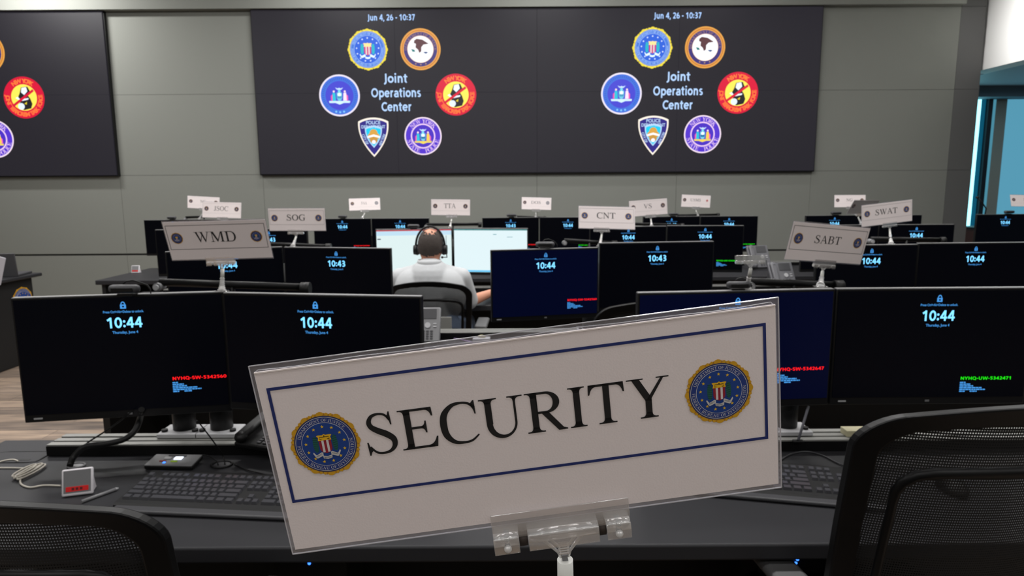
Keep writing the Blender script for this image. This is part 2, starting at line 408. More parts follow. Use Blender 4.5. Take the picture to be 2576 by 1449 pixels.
    G['A'] = (722, [[diag(112, 0, 352, 674, 42)], [[(300, 674), (378, 674), (664, 0), (548, 0)]], [rect(190, 222, 530, 260)], [slab(92, 132, 0, 1, 78, 78, 0)], [slab(560, 652, 0, 1, 100, 54, 0)]])
    G['V'] = (722, [[[(88, H), (204, H), (398, 100), (372, -11), (352, -11)]], [[(352, -11), (376, -11), (628, H), (586, H), (372, 110)]], [slab(100, 196, H, -1, 86, 86, 0)], [slab(586, 628, H, -1, 84, 70, 0)]])
    G['W'] = (944, [[[(80, H), (190, H), (346, 110), (326, -11), (306, -11)]], [[(306, -11), (330, -11), (478, 420), (452, 440), (328, 110)]], [[(390, H), (500, H), (662, 110), (640, -11), (620, -11)]], [[(620, -11), (644, -11), (866, H), (826, H), (644, 110)]], [slab(88, 184, H, -1, 84, 74, 0)], [slab(396, 492, H, -1, 84, 74, 0)], [slab(826, 866, H, -1, 88, 66, 0)]])
    G['Y'] = (722, [[rect(310, 0, 412, 310)], [slab(310, 412, 0, 1, 94, 94)], [[(98, H), (222, H), (412, 330), (412, 280), (310, 290)]], [[(330, 300), (385, 280), (628, H), (580, H)]], [slab(110, 210, H, -1, 88, 80, 0)], [slab(582, 626, H, -1, 84, 76, 0)]])
    G['J'] = (389, [[[(190, H), (292, H), (292, 130)] + qb((292, 130), (280, -14), (110, -14)) + qb((60, -10), (14, 20), (14, 66)) + [(96, 84)] + qb((100, 60), (110, 20), (140, 24)) + qb((180, 30), (190, 60), (190, 150))], [slab(190, 292, H, -1, 78, 78)], [ell(58, 62, 44, 44, 0, 360, 14)[:-1]]])
    G['H'] = (722, st(101) + st(519) + [[rect(200, 318, 522, 358)]])
    G[' '] = (250, [])
glyphs()
def serif_width(txt, track=0): return sum(CGL[c][0] + track for c in txt) - track

SG = {}
def strokes():
    w = .135; h = w / 2
    def seg(x0, y0, x1, y1, w_=w):
        dx, dy = x1 - x0, y1 - y0; l = math.hypot(dx, dy); nx, ny = -dy / l * w_ / 2, dx / l * w_ / 2
        return [(x0 + nx, y0 + ny), (x0 - nx, y0 - ny), (x1 - nx, y1 - ny), (x1 + nx, y1 + ny)]
    def arc(cx, cy, rx, ry, a0, a1, w_=w):
        n = max(6, int(abs(a1 - a0) / 12)); A = [math.radians(a0 + (a1 - a0) * k / n) for k in range(n + 1)]
        return [(cx + (rx + w_ / 2) * math.cos(a), cy + (ry + w_ / 2) * math.sin(a)) for a in A] + [(cx + (rx - w_ / 2) * math.cos(a), cy + (ry - w_ / 2) * math.sin(a)) for a in A[::-1]]
    R = lambda x0, y0, x1, y1: rect(x0, y0, x1, y1)
    def dot(x, y, r=.085): return ell(x, y, r, r, 0, 360, 12)[:-1]
    G = SG
    G[' '] = (.26, [])
    G['0'] = (.56, [arc(.28, .365, .19, .30, 0, 180), arc(.28, .365, .19, .30, 180, 360)])
    G['O'] = (.78, [arc(.39, .365, .285, .305, 0, 180), arc(.39, .365, .285, .305, 180, 360)])
    G['Q'] = (.78, G['O'][1] + [seg(.45, .18, .68, -.06)])
    G['C'] = (.62, [arc(.39, .365, .285, .305, 48, 180), arc(.39, .365, .285, .305, 180, 312)])
    G['1'] = (.56, [R(.25, 0, .39, .73), seg(.09, .52, .33, .67)])
    G['2'] = (.56, [arc(.27, .50, .165, .165, -20, 160), seg(.44, .44, .13, .06), R(.07, 0, .49, w)])
    G['3'] = (.56, [arc(.25, .535, .155, .13, -90, 140), arc(.25, .215, .185, .15, -130, 90), R(.16, .37 - h, .26, .37 + h)])
    G['4'] = (.58, [R(.33, 0, .465, .73), seg(.08, .22, .38, .70), R(.03, .165, .55, .165 + w * .9)])
    G['5'] = (.56, [R(.10, .73 - w, .47, .73), R(.10, .37, .10 + w, .73), arc(.25, .235, .185, .17, -135, 120)])
    G['6'] = (.56, [arc(.28, .23, .18, .165, 0, 180), arc(.28, .23, .18, .165, 180, 360), arc(.42, .25, .32, .43, 105, 180)])
    G['7'] = (.54, [R(.05, .73 - w, .49, .73), seg(.42, .68, .18, 0)])
    G[':'] = (.26, [dot(.13, .12), dot(.13, .44)])
    G['-'] = (.34, [R(.05, .24, .29, .24 + w)])
    G[','] = (.22, [seg(.13, .10, .06, -.13, w)])
    G['.'] = (.22, [dot(.11, .07, .075)])
    G['J'] = (.36, [R(.14, .10, .14 + w, .73), arc(.06, .10, .147, .17, -100, 0)])
    G['o'] = (.58, [arc(.29, .27, .20, .21, 0, 180), arc(.29, .27, .20, .21, 180, 360)])
    G['i'] = (.28, [R(.072, 0, .072 + w, .54), dot(.14, .70, .08)])
    G['n'] = (.60, [R(.07, 0, .07 + w, .54), arc(.295, .33, .157, .15, 0, 180), R(.384, 0, .384 + w, .33)])
    G['u'] = (.60, [R(.39, 0, .39 + w, .54), arc(.295, .21, .157, .15, 180, 360), R(.07, .21, .07 + w, .54)])
    G['t'] = (.38, [R(.10, .14, .10 + w, .68), arc(.26, .15, .093, .09, 180, 290), R(.01, .43, .35, .54)])
    G['p'] = (.61, [R(.07, -.20, .07 + w, .54), arc(.32, .27, .20, .21, 0, 180), arc(.32, .27, .20, .21, 180, 360)])
    G['e'] = (.57, [arc(.29, .27, .20, .21, 0, 180), arc(.29, .27, .20, .21, 180, 320), R(.12, .225, .49, .225 + w * .75)])
    G['r'] = (.40, [R(.07, 0, .07 + w, .54), arc(.30, .30, .165, .18, 75, 180)])
    G['a'] = (.56, [R(.37, 0, .37 + w, .35), arc(.27, .33, .165, .145, 0, 150), arc(.24, .16, .14, .11, 60, 300), R(.22, .225, .42, .33), R(.24, .0, .40, .10)])
    G['s'] = (.46, [arc(.23, .385, .125, .095, 40, 270, .12), arc(.23, .155, .13, .10, -140, 90, .12)])
    G['N'] = (.74, [R(.08, 0, .08 + w, .73), R(.53, 0, .53 + w, .73), seg(.13, .70, .61, .03, .15)])
    G['Y'] = (.66, [R(.263, 0, .263 + w, .32), seg(.08, .73, .33, .28), seg(.58, .73, .33, .28)])
    G['H'] = (.74, [R(.08, 0, .08 + w, .73), R(.53, 0, .53 + w, .73), R(.1, .31, .6, .31 + w)])
    G['W'] = (1.0, [seg(.09, .73, .27, 0), seg(.27, 0, .50, .70, .12), seg(.50, .70, .73, 0, .12), seg(.73, 0, .91, .73)])
    G['U'] = (.72, [R(.08, .24, .08 + w, .73), R(.505, .24, .505 + w, .73), arc(.36, .25, .213, .185, 180, 360)])
    G['S'] = (.56, [arc(.28, .52, .17, .145, 30, 270), arc(.28, .21, .185, .145, -150, 90)])
strokes()

class Flat:
    """flat artwork drawn in 2D (x right, z up); every layer lies a hair in front of the last"""
    def __init__(self, step=0.00006, base=0.0, lit=None, warp=None):
        self.mb = MB(); self.step = step; self.base = base; self.lit = lit; self.T = (0, 0, 1, 0); self.warp = warp
    def at(self, x, z, s=1.0, a=0.0): self.T = (x, z, s, a); return self
    def fn(self, layer):
        x0, z0, s, a = self.T; ca, sa = math.cos(a), math.sin(a)
        y = -(self.base + layer * self.step)
        return lambda p: Vector((x0 + s * (p[0] * ca - p[1] * sa), y, z0 + s * (p[0] * sa + p[1] * ca)))
    def c(self, col): return col if isinstance(col, bpy.types.Material) else ink(col, self.lit)
    def poly(self, pts, col, layer=0, holes=()):
        self.mb.tri2d([pts] + list(holes), self.fn(layer), self.c(col)); return self
    def disc(self, r, col, layer=0, c=(0, 0), n=48, sy=1.0):
        return self.poly([(c[0] + r * math.cos(2 * PI * k / n), c[1] + r * sy * math.sin(2 * PI * k / n)) for k in range(n)], col, layer)
    def ring(self, r0, r1, col, layer=0, n=64):
        f = self.fn(layer); i = self.mb.mi(self.c(col))
        A = [self.mb.bm.verts.new(f((r0 * math.cos(2 * PI * k / n), r0 * math.sin(2 * PI * k / n)))) for k in range(n)]
        B = [self.mb.bm.verts.new(f((r1 * math.cos(2 * PI * k / n), r1 * math.sin(2 * PI * k / n)))) for k in range(n)]
        for k in range(n):
            q = self.mb.bm.faces.new((A[k], A[(k + 1) % n], B[(k + 1) % n], B[k])); q.material_index = i
        return self
    def star(self, cx, cy, r, col, layer=0, n=5):
        return self.poly([(cx + (r if k % 2 == 0 else r * .42) * math.sin(PI * k / n), cy + (r if k % 2 == 0 else r * .42) * math.cos(PI * k / n)) for k in range(2 * n)], col, layer)
    def sans(self, txt, cx, cy, h, col, layer=0, bold=0.0, wd=None, align='c', rot=0.0, fixed=0.73):
        me, x0, x1, y0, y1 = sans(txt, bold)
        s = h / fixed; sx = s if wd is None else wd / (x1 - x0)
        off = {'c': -(x0 + x1) / 2 * sx, 'l': -x0 * sx, 'r': -x1 * sx}[align]
        f = self.fn(layer); cr, sr = math.cos(rot), math.sin(rot)
        def g(co):
            x = co.x * sx + off; y = co.y * s - h / 2
            return f((cx + x * cr - y * sr, cy + x * sr + y * cr))
        self.mb.add_mesh(me, g, self.c(col)); return self
    def strk(self, txt, cx, cy, h, col, layer=0, wd=None, align='c', track=0.0):
        W = sum(SG[c][0] + track for c in txt) - track; s = h / .73; sx = s if wd is None else wd / W
        pen = {'c': cx - W * sx / 2, 'l': cx, 'r': cx - W * sx}[align]; f = self.fn(layer)
        for ch in txt:
            for P in SG[ch][1]: self.mb.tri2d([[(pen + p[0] * sx, cy - h / 2 + p[1] * s) for p in P]], f, self.c(col))
            pen += (SG[ch][0] + track) * sx
        return self
    def serif(self, txt, cx, cy, h, col, layer=0, wd=None, rot=0.0, track=0):
        s = h / 662.0; W = serif_width(txt, track); sx = s if wd is None else wd / W
        pen = -W * sx / 2; f = self.fn(layer); cr, sr = math.cos(rot), math.sin(rot); k = 0
        for ch in txt:
            adv, comps = CGL[ch]
            for comp in comps:
                P = [[((pen + p[0] * sx), p[1] * s - h / 2) for p in poly] for poly in comp]
                P = [[(cx + x * cr - y * sr, cy + x * sr + y * cr) for x, y in poly] for poly in P]
                self.mb.tri2d(P, f, self.c(col))
            pen += (adv + track) * sx
        return self
    def arc(self, txt, r, h, mid, span, col, layer=0, serif=True, inward=False, bold=0.0):
        """letters around a circle; mid = angle (deg) of the text's middle, inward = feet outward (bottom text)"""
        if serif: ws = [CGL[c][0] for c in txt]
        else: ws = [420 if c == ' ' else sans(c, bold)[2] * 660 + 60 for c in txt]
        tot = sum(ws); acc = 0
        for ch, w_ in zip(txt, ws):
            t = (acc + w_ / 2) / tot - 0.5; acc += w_
            if ch == ' ': continue
            ang = math.radians(mid - t * span) if not inward else math.radians(mid + t * span)
            rot = ang - PI / 2 if not inward else ang + PI / 2
            x, y = r * math.cos(ang), r * math.sin(ang)
            if serif: self.serif(ch, x, y, h, col, layer, rot=rot)
            else: self.sans(ch, x, y, h, col, layer, rot=rot, bold=bold)
        return self
    def build(self, name, parent=None, label=None): return self.mb.build(name, parent, recalc=False, label=label)

def bureau_seal(F, x, z, R, full=True, bright=False, faded=False):
    """gold rayed blue seal with stars, striped shield and scroll"""
    F.at(x, z, R)
    gold = (214, 160, 26) if not bright else (236, 214, 60); navy = (42, 50, 96) if not bright else (90, 120, 205)
    blue = (16, 62, 140) if not bright else (44, 96, 214); white = (214, 212, 214) if not bright else (190, 220, 255)
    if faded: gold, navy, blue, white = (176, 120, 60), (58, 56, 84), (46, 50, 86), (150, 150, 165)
    pts = []
    for k in range(96):
        a = 2 * PI * k / 96
        r = 0.935 + 0.022 * abs(((k % 8) - 4) / 4.0) + (0.043 if k % 8 == 0 else 0) + (0.018 if k % 2 else -0.014)
        pts.append((r * math.sin(a), r * math.cos(a)))
    F.poly(pts, gold, 0)
    if full:
        for k in range(12):
            a = 2 * PI * (k + .5) / 12
            F.poly([(.87 * math.sin(a - .012), .87 * math.cos(a - .012)), (.93 * math.sin(a), .93 * math.cos(a)), (.87 * math.sin(a + .012), .87 * math.cos(a + .012))], (70, 50, 20), 1)
            for s in (-1, 1):
                a2 = a + s * .13
                F.poly([(.875 * math.sin(a2 - .05), .875 * math.cos(a2 - .05)), (.955 * math.sin(a2), .955 * math.cos(a2)), (.875 * math.sin(a2 + .02), .875 * math.cos(a2 + .02))], (186, 128, 20) if not bright else (250, 235, 90), 1)
    F.disc(.865, navy, 2, n=64)
    if full:
        F.ring(.815, .828, white, 3); F.disc(.81, (32, 56, 128) if not bright else (70, 120, 215), 3, n=64)
    F.disc(.665, white, 4, n=64); F.disc(.652, blue, 5, n=64)
    if full:
        F.arc('DEPARTMENT OF JUSTICE', .737, .085, 98, 126, white, 6)
        F.arc('FEDERAL BUREAU OF INVESTIGATION', .737, .085, 272, 192, white, 6, inward=True)
    for k in range(13):
        a = 2 * PI * k / 13
        if abs(math.degrees(a) - 180) > 0: F.star(.54 * math.sin(a), .54 * math.cos(a), .052, (236, 190, 40) if not bright else (225, 240, 255), 6)
    for s in (-1, 1):
        F.poly([(s * (.27 + .075 * math.cos(t)) , .02 + .25 * math.sin(t)) for t in [2 * PI * k / 20 for k in range(20)]], (20, 92, 82) if not bright else (30, 170, 190), 6)
        if full:
            for q in range(7):
                F.poly([(s * .205, -.19 + q * .065), (s * .335, -.16 + q * .065), (s * .335, -.145 + q * .065), (s * .205, -.175 + q * .065)], (12, 60, 58) if not bright else (60, 200, 210), 7)
    red = (150, 26, 48) if not bright else (205, 60, 120)
    sh = [(-.17, .13), (-.17, -.12)] + qb((-.17, -.12), (-.15, -.24), (0, -.27), 5) + qb((0, -.27), (.15, -.24), (.17, -.12), 5) + [(.17, .13)]
    F.poly(sh, red, 8)
    for xx in (-.068, .068): F.poly(rect(xx - .032, -.235, xx + .032, .13), (222, 214, 214), 9)
    F.poly([(-.19, .13), (-.17, .22), (-.215, .28), (-.17, .30), (-.05, .29), (0, .32), (.05, .29), (.17, .30), (.215, .28), (.17, .22), (.19, .13)], (240, 186, 24) if not bright else (250, 225, 150), 10)
    if full and not bright:
        F.poly(rect(-.13, .225, .13, .243), (60, 44, 16), 11); F.disc(.02, (60, 44, 16), 11, (0, .262), 10)
        for s in (-1, 1):
            F.poly([(s * .15, .175), (s * .07, .175), (s * .09, .155), (s * .13, .155)], (60, 44, 16), 11)
            F.poly([(s * .105, .235), (s * .112, .235), (s * .15, .175), (s * .143, .175)], (60, 44, 16), 11)
    w2 = (205, 203, 203) if not bright else (225, 245, 255)
    F.poly([(-.37, -.20), (-.30, -.30), (-.14, -.22), (-.11, -.24), (-.11, -.33), (-.29, -.40), (-.33, -.36), (-.39, -.24)], w2, 12)
    F.poly([(.37, -.20), (.30, -.30), (.14, -.22), (.11, -.24), (.11, -.33), (.29, -.40), (.33, -.36), (.39, -.24)], w2, 12)
    F.poly([(-.13, -.33), (0, -.36), (.13, -.33), (.12, -.42), (0, -.45), (-.12, -.42)], w2, 13)
    if full and not bright:
        F.sans('BRAVERY', 0, -.393, .05, (40, 40, 44), 14, wd=.2)
        F.sans('FIDELITY', -.225, -.305, .04, (40, 40, 44), 14, wd=.17, rot=.35)
        F.sans('INTEGRITY', .225, -.305, .04, (40, 40, 44), 14, wd=.17, rot=-.35)

# ------------------------------------------------------------------ room shell
WY = 8.0                                   # screen wall
def quadbox(mb, x0, x1, y0, y1, z0, z1, m, bev=0): mb.box(((x0 + x1) / 2, (y0 + y1) / 2, (z0 + z1) / 2), (x1 - x0, y1 - y0, z1 - z0), m, bev=bev)
struct(MB().box((0.5, 3.5, -0.05), (16.0, 14.0, 0.1), M_FLOOR).build('floor'))
struct(MB().box((0.5, 3.5, 4.05), (16.0, 14.0, 0.1), M_CEIL).build('ceiling'))
mb = MB()
XW = 5.375
quadbox(mb, -7.5, XW, WY + 0.012, WY + 0.3, 0, 4.0, M_SEAM)
seam = 0.003
xs = [-7.5, -4.57, -2.90, 0.30, 1.93, 3.50, 5.09, XW]
zs = [(0.0, 0.708), (0.728, 1.643), (1.643, 2.555), (2.555, 3.46), (3.46, 4.0)]
for i in range(len(xs) - 1):
    for j, (z0, z1) in enumerate(zs):
        x0, x1 = xs[i], xs[i + 1]
        m_ = M_WALL if i < 6 else mat('wall_fabric_end', (96, 96, 95), 0.9)
        quadbox(mb, x0 + seam / 2, x1 - seam / 2, WY, WY + 0.02, z0 + seam / 2, z1 - seam / 2, m_)
struct(mb.build('wall_back'))
struct(MB().box(((-7.5 + 5.08) / 2, WY - 0.05, 3.63), (5.08 + 7.5, 0.10, 0.33), M_WALL).build('trim_1'))
struct(MB().box((-7.55, 3.5, 2.0), (0.1, 14.0, 4.0), M_WALL).build('wall_left'))
struct(MB().box((0.5, -3.45, 2.0), (16.0, 0.1, 4.0), M_WALL).build('wall_rear'))
# the right side: white header over an opening into a window bay
mb = MB(); quadbox(mb, XW + 0.03, XW + 0.25, -3.4, WY + 0.3, 2.77, 4.0, M_WHITE)
struct(mb.build('wall_header'))
mb = MB(); quadbox(mb, 8.4, 8.5, -3.4, 10.5, 0, 4.0, mat('bay_wall', (120, 150, 165), 0.8))
struct(mb.build('wall_right'))
mb = MB(); quadbox(mb, XW + 0.25, 8.4, -3.4, 10.5, 2.77, 2.85, mat('bay_ceiling', (150, 150, 158), 0.6))
struct(mb.build('ceiling_bay'))
BY = 9.6
def bayx(px, py): return aty(px, py, BY).x
BZ = aty(2520, 250, BY).z
mb = MB(); quadbox(mb, XW - 0.6, 8.4, BY - 0.3, BY + 0.1, BZ, 2.77, mat('bay_header', (96, 112, 122), 0.7))
struct(mb.build('trim_2'))

# back of the bay: bright slit, dark mullion, frosted pane, beige pier, wide frosted pane
def pane(name, xa, xb, m, y=BY, z0=0.02, z1=None):
    mb = MB(); quadbox(mb, xa, xb, y, y + 0.04, z0, z1 or BZ, m)
    return struct(mb.build(name))
X = [bayx(2440, 440), bayx(2452, 440), bayx(2474, 440), bayx(2494, 440), bayx(2516, 440), bayx(2600, 440)]
pane('window_1', X[0] - .35, X[1], emat('daylight_slit', (150, 240, 255), 2.6))
pane('window_2', X[1], X[2], emat('teal_glass', (10, 84, 110), 0.9, base=(20, 60, 80), rough=.3))
pane('window_3', X[2], X[3] - .03, emat('frosted_glass', (78, 146, 168), 0.85, base=(40, 60, 70), rough=.5))
pane('trim_3', X[3] - .03, X[4], mat('pier_beige', (150, 150, 140), 0.9))
pane('window_4', X[4], 8.4, emat('frosted_glass_wide', (88, 156, 182), 0.95, base=(40, 60, 70), rough=.5))
mb = MB(); quadbox(mb, X[2] - .06, X[2], BY - .06, BY, 0.02, BZ, mat('mullion_dark', (16, 26, 34), .5)); struct(mb.build('trim_4'))
struct(MB().box((6.5, 10.45, 2.0), (4.0, .1, 4.0), M_WALLR).build('wall_bay'))

# ------------------------------------------------------------------ video walls
def coat_of_arms(F, blue2, right=(245, 225, 250)):
    F.poly([(-.13, .14), (-.13, -.12)] + qb((-.13, -.12), (-.1, -.24), (0, -.26), 5) + qb((0, -.26), (.1, -.24), (.13, -.12), 5) + [(.13, .14)], (110, 200, 225), 7)
    F.disc(.09, (235, 250, 250), 8, (0, .04), 14); F.poly(rect(-.11, -.14, .11, -.03), blue2, 8)
    F.disc(.07, (120, 215, 235), 8, (0, .2), 12); F.poly([(-.2, .38), (-.06, .33), (0, .37), (.06, .33), (.2, .38), (.1, .27), (-.1, .27)], (200, 225, 255), 8)
    for s, c1, c2 in ((-1, (40, 190, 215), (230, 80, 170)), (1, right, (235, 100, 180))):
        F.poly([(s * .20, .12), (s * .33, .14), (s * .36, -.25), (s * .18, -.25)], c1, 7)
        F.poly([(s * .34, .06), (s * .42, -.02), (s * .42, -.25), (s * .35, -.25)], c2, 8)
        F.disc(.05, (250, 225, 225), 8, (s * .27, .19), 12)
def content(F, x, z, s):
    """one projected slide; s = slide width"""
    def P(px, py): return (x + (px - 1001) / 705.0 * s, z - (py - 231) / 705.0 * s)
    k = s / 705.0
    T = (170, 205, 255)
    cx, cz = P(995, 51); F.at(0, 0).strk('Jun 4, 26 - 10:37', cx, cz, 14.5 * k, T, 1, wd=118 * k)
    for t, py, wd in (('Joint', 196, 60), ('Operations', 231, 126), ('Center', 265, 77)):
        cx, cz = P(1001, py); F.strk(t, cx, cz, 22 * k, (180, 212, 255), 1, wd=wd * k)
    cx, cz = P(934, 127); bureau_seal(F, cx, cz, 51 * k, True, True)
    # justice seal with the dark eagle
    cx, cz = P(1065, 127); F.at(cx, cz, 50 * k)
    F.disc(1, (226, 160, 72), 0); F.ring(.88, .93, (196, 120, 50), 1); F.disc(.83, (62, 52, 120), 2); F.arc('DEPARTMENT OF JUSTICE', .735, .12, 90, 190, (170, 130, 110), 3)
    for a in (-20, 0, 20): F.star(.735 * math.sin(math.radians(a)), -.735 * math.cos(math.radians(a)), .05, (190, 150, 110), 3)
    F.disc(.65, (250, 215, 185), 3); F.disc(.625, (252, 252, 255), 4)
    F.poly([(-.3, .42), (-.18, .5), (.1, .46), (.42, .26), (.16, .22), (.05, .1), (.04, -.1), (-.06, -.18), (-.12, -.02), (-.24, .08), (-.22, .26), (-.32, .3)], (92, 58, 62), 5)
    F.poly([(-.46, .02), (-.3, -.02), (-.26, -.12), (-.4, -.12)], (40, 120, 120), 5); F.poly([(.12, -.14), (.28, -.12), (.38, -.16), (.26, -.22)], (50, 80, 130), 5)
    # state seal
    cx, cz = P(859, 237); F.at(cx, cz, 51 * k)
    F.disc(1, (232, 224, 240), 0); F.disc(.92, (64, 112, 214), 1)
    for q in range(40):
        a = math.radians(-40 + q * 260 / 39.0); rr = .80
        F.poly([((rr + d) * math.cos(a + e), (rr + d) * math.sin(a + e)) for d, e in ((-.05, -.02), (.05, -.02), (.05, .02), (-.05, .02))], (52, 84, 190), 2)
    F.disc(.69, (70, 70, 205), 3, n=40); coat_of_arms(F, (70, 150, 190)); F.poly([(-.52, -.26), (.52, -.26), (.5, -.36), (.2, -.36), (0, -.44), (-.2, -.36), (-.5, -.36)], (205, 235, 250), 9)
    for a in (-14, 0, 14): F.disc(.05, (130, 200, 250), 3, (.8 * math.sin(math.radians(a)), -.8 * math.cos(math.radians(a))), 8)
    # red task force roundel
    cx, cz = P(1151, 237); F.at(cx, cz, 51 * k)
    F.disc(1, (214, 24, 58), 0); F.arc('NEW YORK', .8, .2, 90, 76, (255, 128, 60), 1, serif=False, bold=.035)
    F.arc('JOINT TERRORISM TASK FORCE', .8, .2, 270, 196, (255, 120, 60), 1, serif=False, inward=True, bold=.035)
    F.disc(.63, (250, 232, 90), 1)
    F.poly([(-.1, .48), (.22, .52), (.32, .3), (.2, .1), (.3, -.05), (.38, -.3), (.3, -.52), (-.05, -.6), (-.34, -.42), (-.2, -.2), (-.3, 0), (-.2, .2)], (34, 34, 36), 2)
    F.poly([(-.08, .46), (.15, .5), (.2, .3), (.02, .12), (-.12, .25)], (235, 245, 255), 3)
    F.poly([(-.42, -.02), (-.3, .04), (-.2, -.08), (.22, -.02), (.2, -.1), (-.1, -.16), (-.3, -.1)], (235, 245, 255), 3)
    F.disc(.16, (225, 240, 255), 3, (-.17, -.42), 14); F.poly([(-.02, -.3), (.12, -.2), (.1, -.34)], (220, 200, 40), 3)
    F.poly([(-.62, -.36), (-.56, -.46), (.52, .3), (.46, .4)], (214, 24, 58), 4)
    # police shield
    cx, cz = P(941, 340); F.at(cx, cz, 50 * k)
    sh = lambda q: [(x_ * q, (z_ - 0.05) * q + .05) for x_, z_ in [(-.76, .78)] + qb((-.76, .78), (-.4, .97), (0, .97), 6) + qb((0, .97), (.4, .97), (.76, .78), 6) + qb((.76, .78), (.84, -.1), (0, -.98), 10) + qb((0, -.98), (-.84, -.1), (-.76, .78), 10)[:-1]]
    F.poly(sh(1.0), (250, 240, 225), 0); F.poly(sh(.9), (48, 40, 130), 1); F.poly(sh(.56), (175, 210, 245), 2); F.poly(sh(.48), (20, 200, 235), 3)
    F.sans('POLICE', 0, .73, .17, (185, 212, 245), 3, bold=.02, wd=.72); F.sans('DEPARTMENT', 0, .52, .16, (185, 212, 245), 3, bold=.02, wd=1.2)
    F.sans('CITY OF', -.43, -.1, .13, (185, 212, 245), 3, bold=.02, wd=.55, rot=-1.15); F.sans('NEW YORK', .43, -.12, .13, (185, 212, 245), 3, bold=.02, wd=.62, rot=1.15)
    F.disc(.2, (214, 160, 70), 4, (0, .2), 16); F.disc(.15, (214, 160, 70), 4, (-.15, .05), 12); F.disc(.15, (214, 160, 70), 4, (.15, .05), 12); F.disc(.2, (196, 146, 66), 4, (0, -.12), 14)
    F.poly([(-.34, .04), (0, .14), (.34, .04), (.3, -.04), (0, .03), (-.3, -.04)], (250, 248, 250), 5); F.disc(.1, (248, 240, 250), 5, (0, -.24), 12)
    # state police seal
    cx, cz = P(1066, 338); F.at(cx, cz, 47 * k)
    F.disc(1, (240, 220, 236), 0); F.disc(.93, (84, 52, 200), 1); F.arc('NEW YORK', .79, .2, 90, 110, (238, 205, 240), 2)
    F.arc('STATE', .79, .2, 225, 62, (238, 205, 240), 2, inward=True); F.arc('POLICE', .79, .2, 312, 68, (238, 205, 240), 2, inward=True)
    F.disc(.66, (232, 200, 236), 3, n=40); F.disc(.59, (74, 48, 190), 4, n=40); coat_of_arms(F, (20, 110, 160), (245, 205, 80))
    F.poly([(-.46, -.26), (.46, -.26), (.44, -.35), (.2, -.35), (0, -.42), (-.2, -.35), (-.44, -.35)], (235, 210, 90), 9)
CGL['K'] = (722, [[rect(101, 0, 203, 662)], [slab(101, 203, 0, 1)], [slab(101, 203, 662, -1)], [[(203, 290), (560, 640), (500, 640), (203, 350)]], [[(270, 400), (380, 400), (680, 20), (690, 0), (520, 0)]]])

M_PANEL = emat('video_panel', (34, 32, 39), 1.0, base=(12, 11, 14), rough=.55)
def video_wall(xc, cols, label, slides):
    z0, z1 = 1.645, 3.457
    pw = 1.602
    n = cols
    th = thing('video_wall', label, 'video wall', (xc, WY, z0))
    for i in range(n):
        for j in range(2):
            mb = MB(); h = (z1 - z0) / 2
            mb.box((-n * pw / 2 + pw * (i + .5), -.03, h * (j + .5)), (pw - .003, .06, h - .003), M_PANEL)
            mb.build('display_panel', th)
    mb = MB()
    W = n * pw
    for c_, s_ in (((0, -.02, -.006), (W + .02, .05, .012)), ((0, -.02, z1 - z0 + .004), (W + .02, .05, .012)), ((-W / 2 - .006, -.02, (z1 - z0) / 2), (.012, .05, z1 - z0)), ((W / 2 + .006, -.02, (z1 - z0) / 2), (.012, .05, z1 - z0))):
        mb.box(c_, s_, M_BLACK)
    mb.build('frame', th)
    for sx in slides:
        F = Flat(step=.0006, base=.062, lit=1.15)
        content(F, sx, (z1 - z0) / 2, 3.2)
        F.build('lit_slide', th)
    return th
cx_wall = 0.30
video_wall(cx_wall, 4, 'long wall-mounted video wall showing two operations center slides side by side', (-1.605, 1.605))
video_wall(-4.57 - 3.204 + 1.602, 2, 'video wall cut off by the left edge of the photo, beside a bare wall bay', (-0.05,))

# ------------------------------------------------------------------ desks
def desk(label, x0, x1, yf, yb, rail=True, ends=True, thick=.038, group=None):
    th = thing('console_desk', label, 'desk', ((x0 + x1) / 2, (yf + yb) / 2, 0), 0, group)
    W = x1 - x0; D = yb - yf
    mb = MB(); mb.box((0, 0, .73 - thick / 2), (W, D, thick), M_DESK, bev=.006); mb.build('worktop', th)
    mb = MB(); mb.box((0, D / 2 - .06, .36), (W - .12, .02, .66), M_DESKD); mb.build('modesty_panel', th)
    for s in (-1, 1):
        mb = MB(); mb.box((s * (W / 2 - .05), .0, .345), (.03, D - .06, .69), M_DESKD); mb.build('side_panel', th)
    if rail:
        mb = MB(); yb_ = D / 2 - .085
        mb.box((.10, yb_, .746), (W - .24, .10, .028), M_BLACKM)
        for q in (-.036, -.004, .03):
            mb.box((.10, yb_ + q, .7615), (W - .24, .022, .005), M_RAIL)
        mb.build('equipment_rail', th)
    return th
desk('long front-row console desk holding the two large keyboards and nearest monitors', -1.56, 2.75, 1.345, 1.985)
desk('second-row console desk behind the front-row monitors', -1.86, 3.1, 2.86, 3.46)
desk('third-row console desk in front of the seated person', -2.75, 4.0, 4.30, 4.98)
desk('fourth-row console desk closest to the video wall', -3.50, 4.35, 5.62, 6.50)
desk('desk in the window bay right of the screen wall', 4.75, 7.2, 5.7, 6.45)
# row zero: the desk and display that carry the nearest sign, just below the frame
desk('rearmost console desk under the large SECURITY sign', -.75, .85, -.02, .52, rail=False)

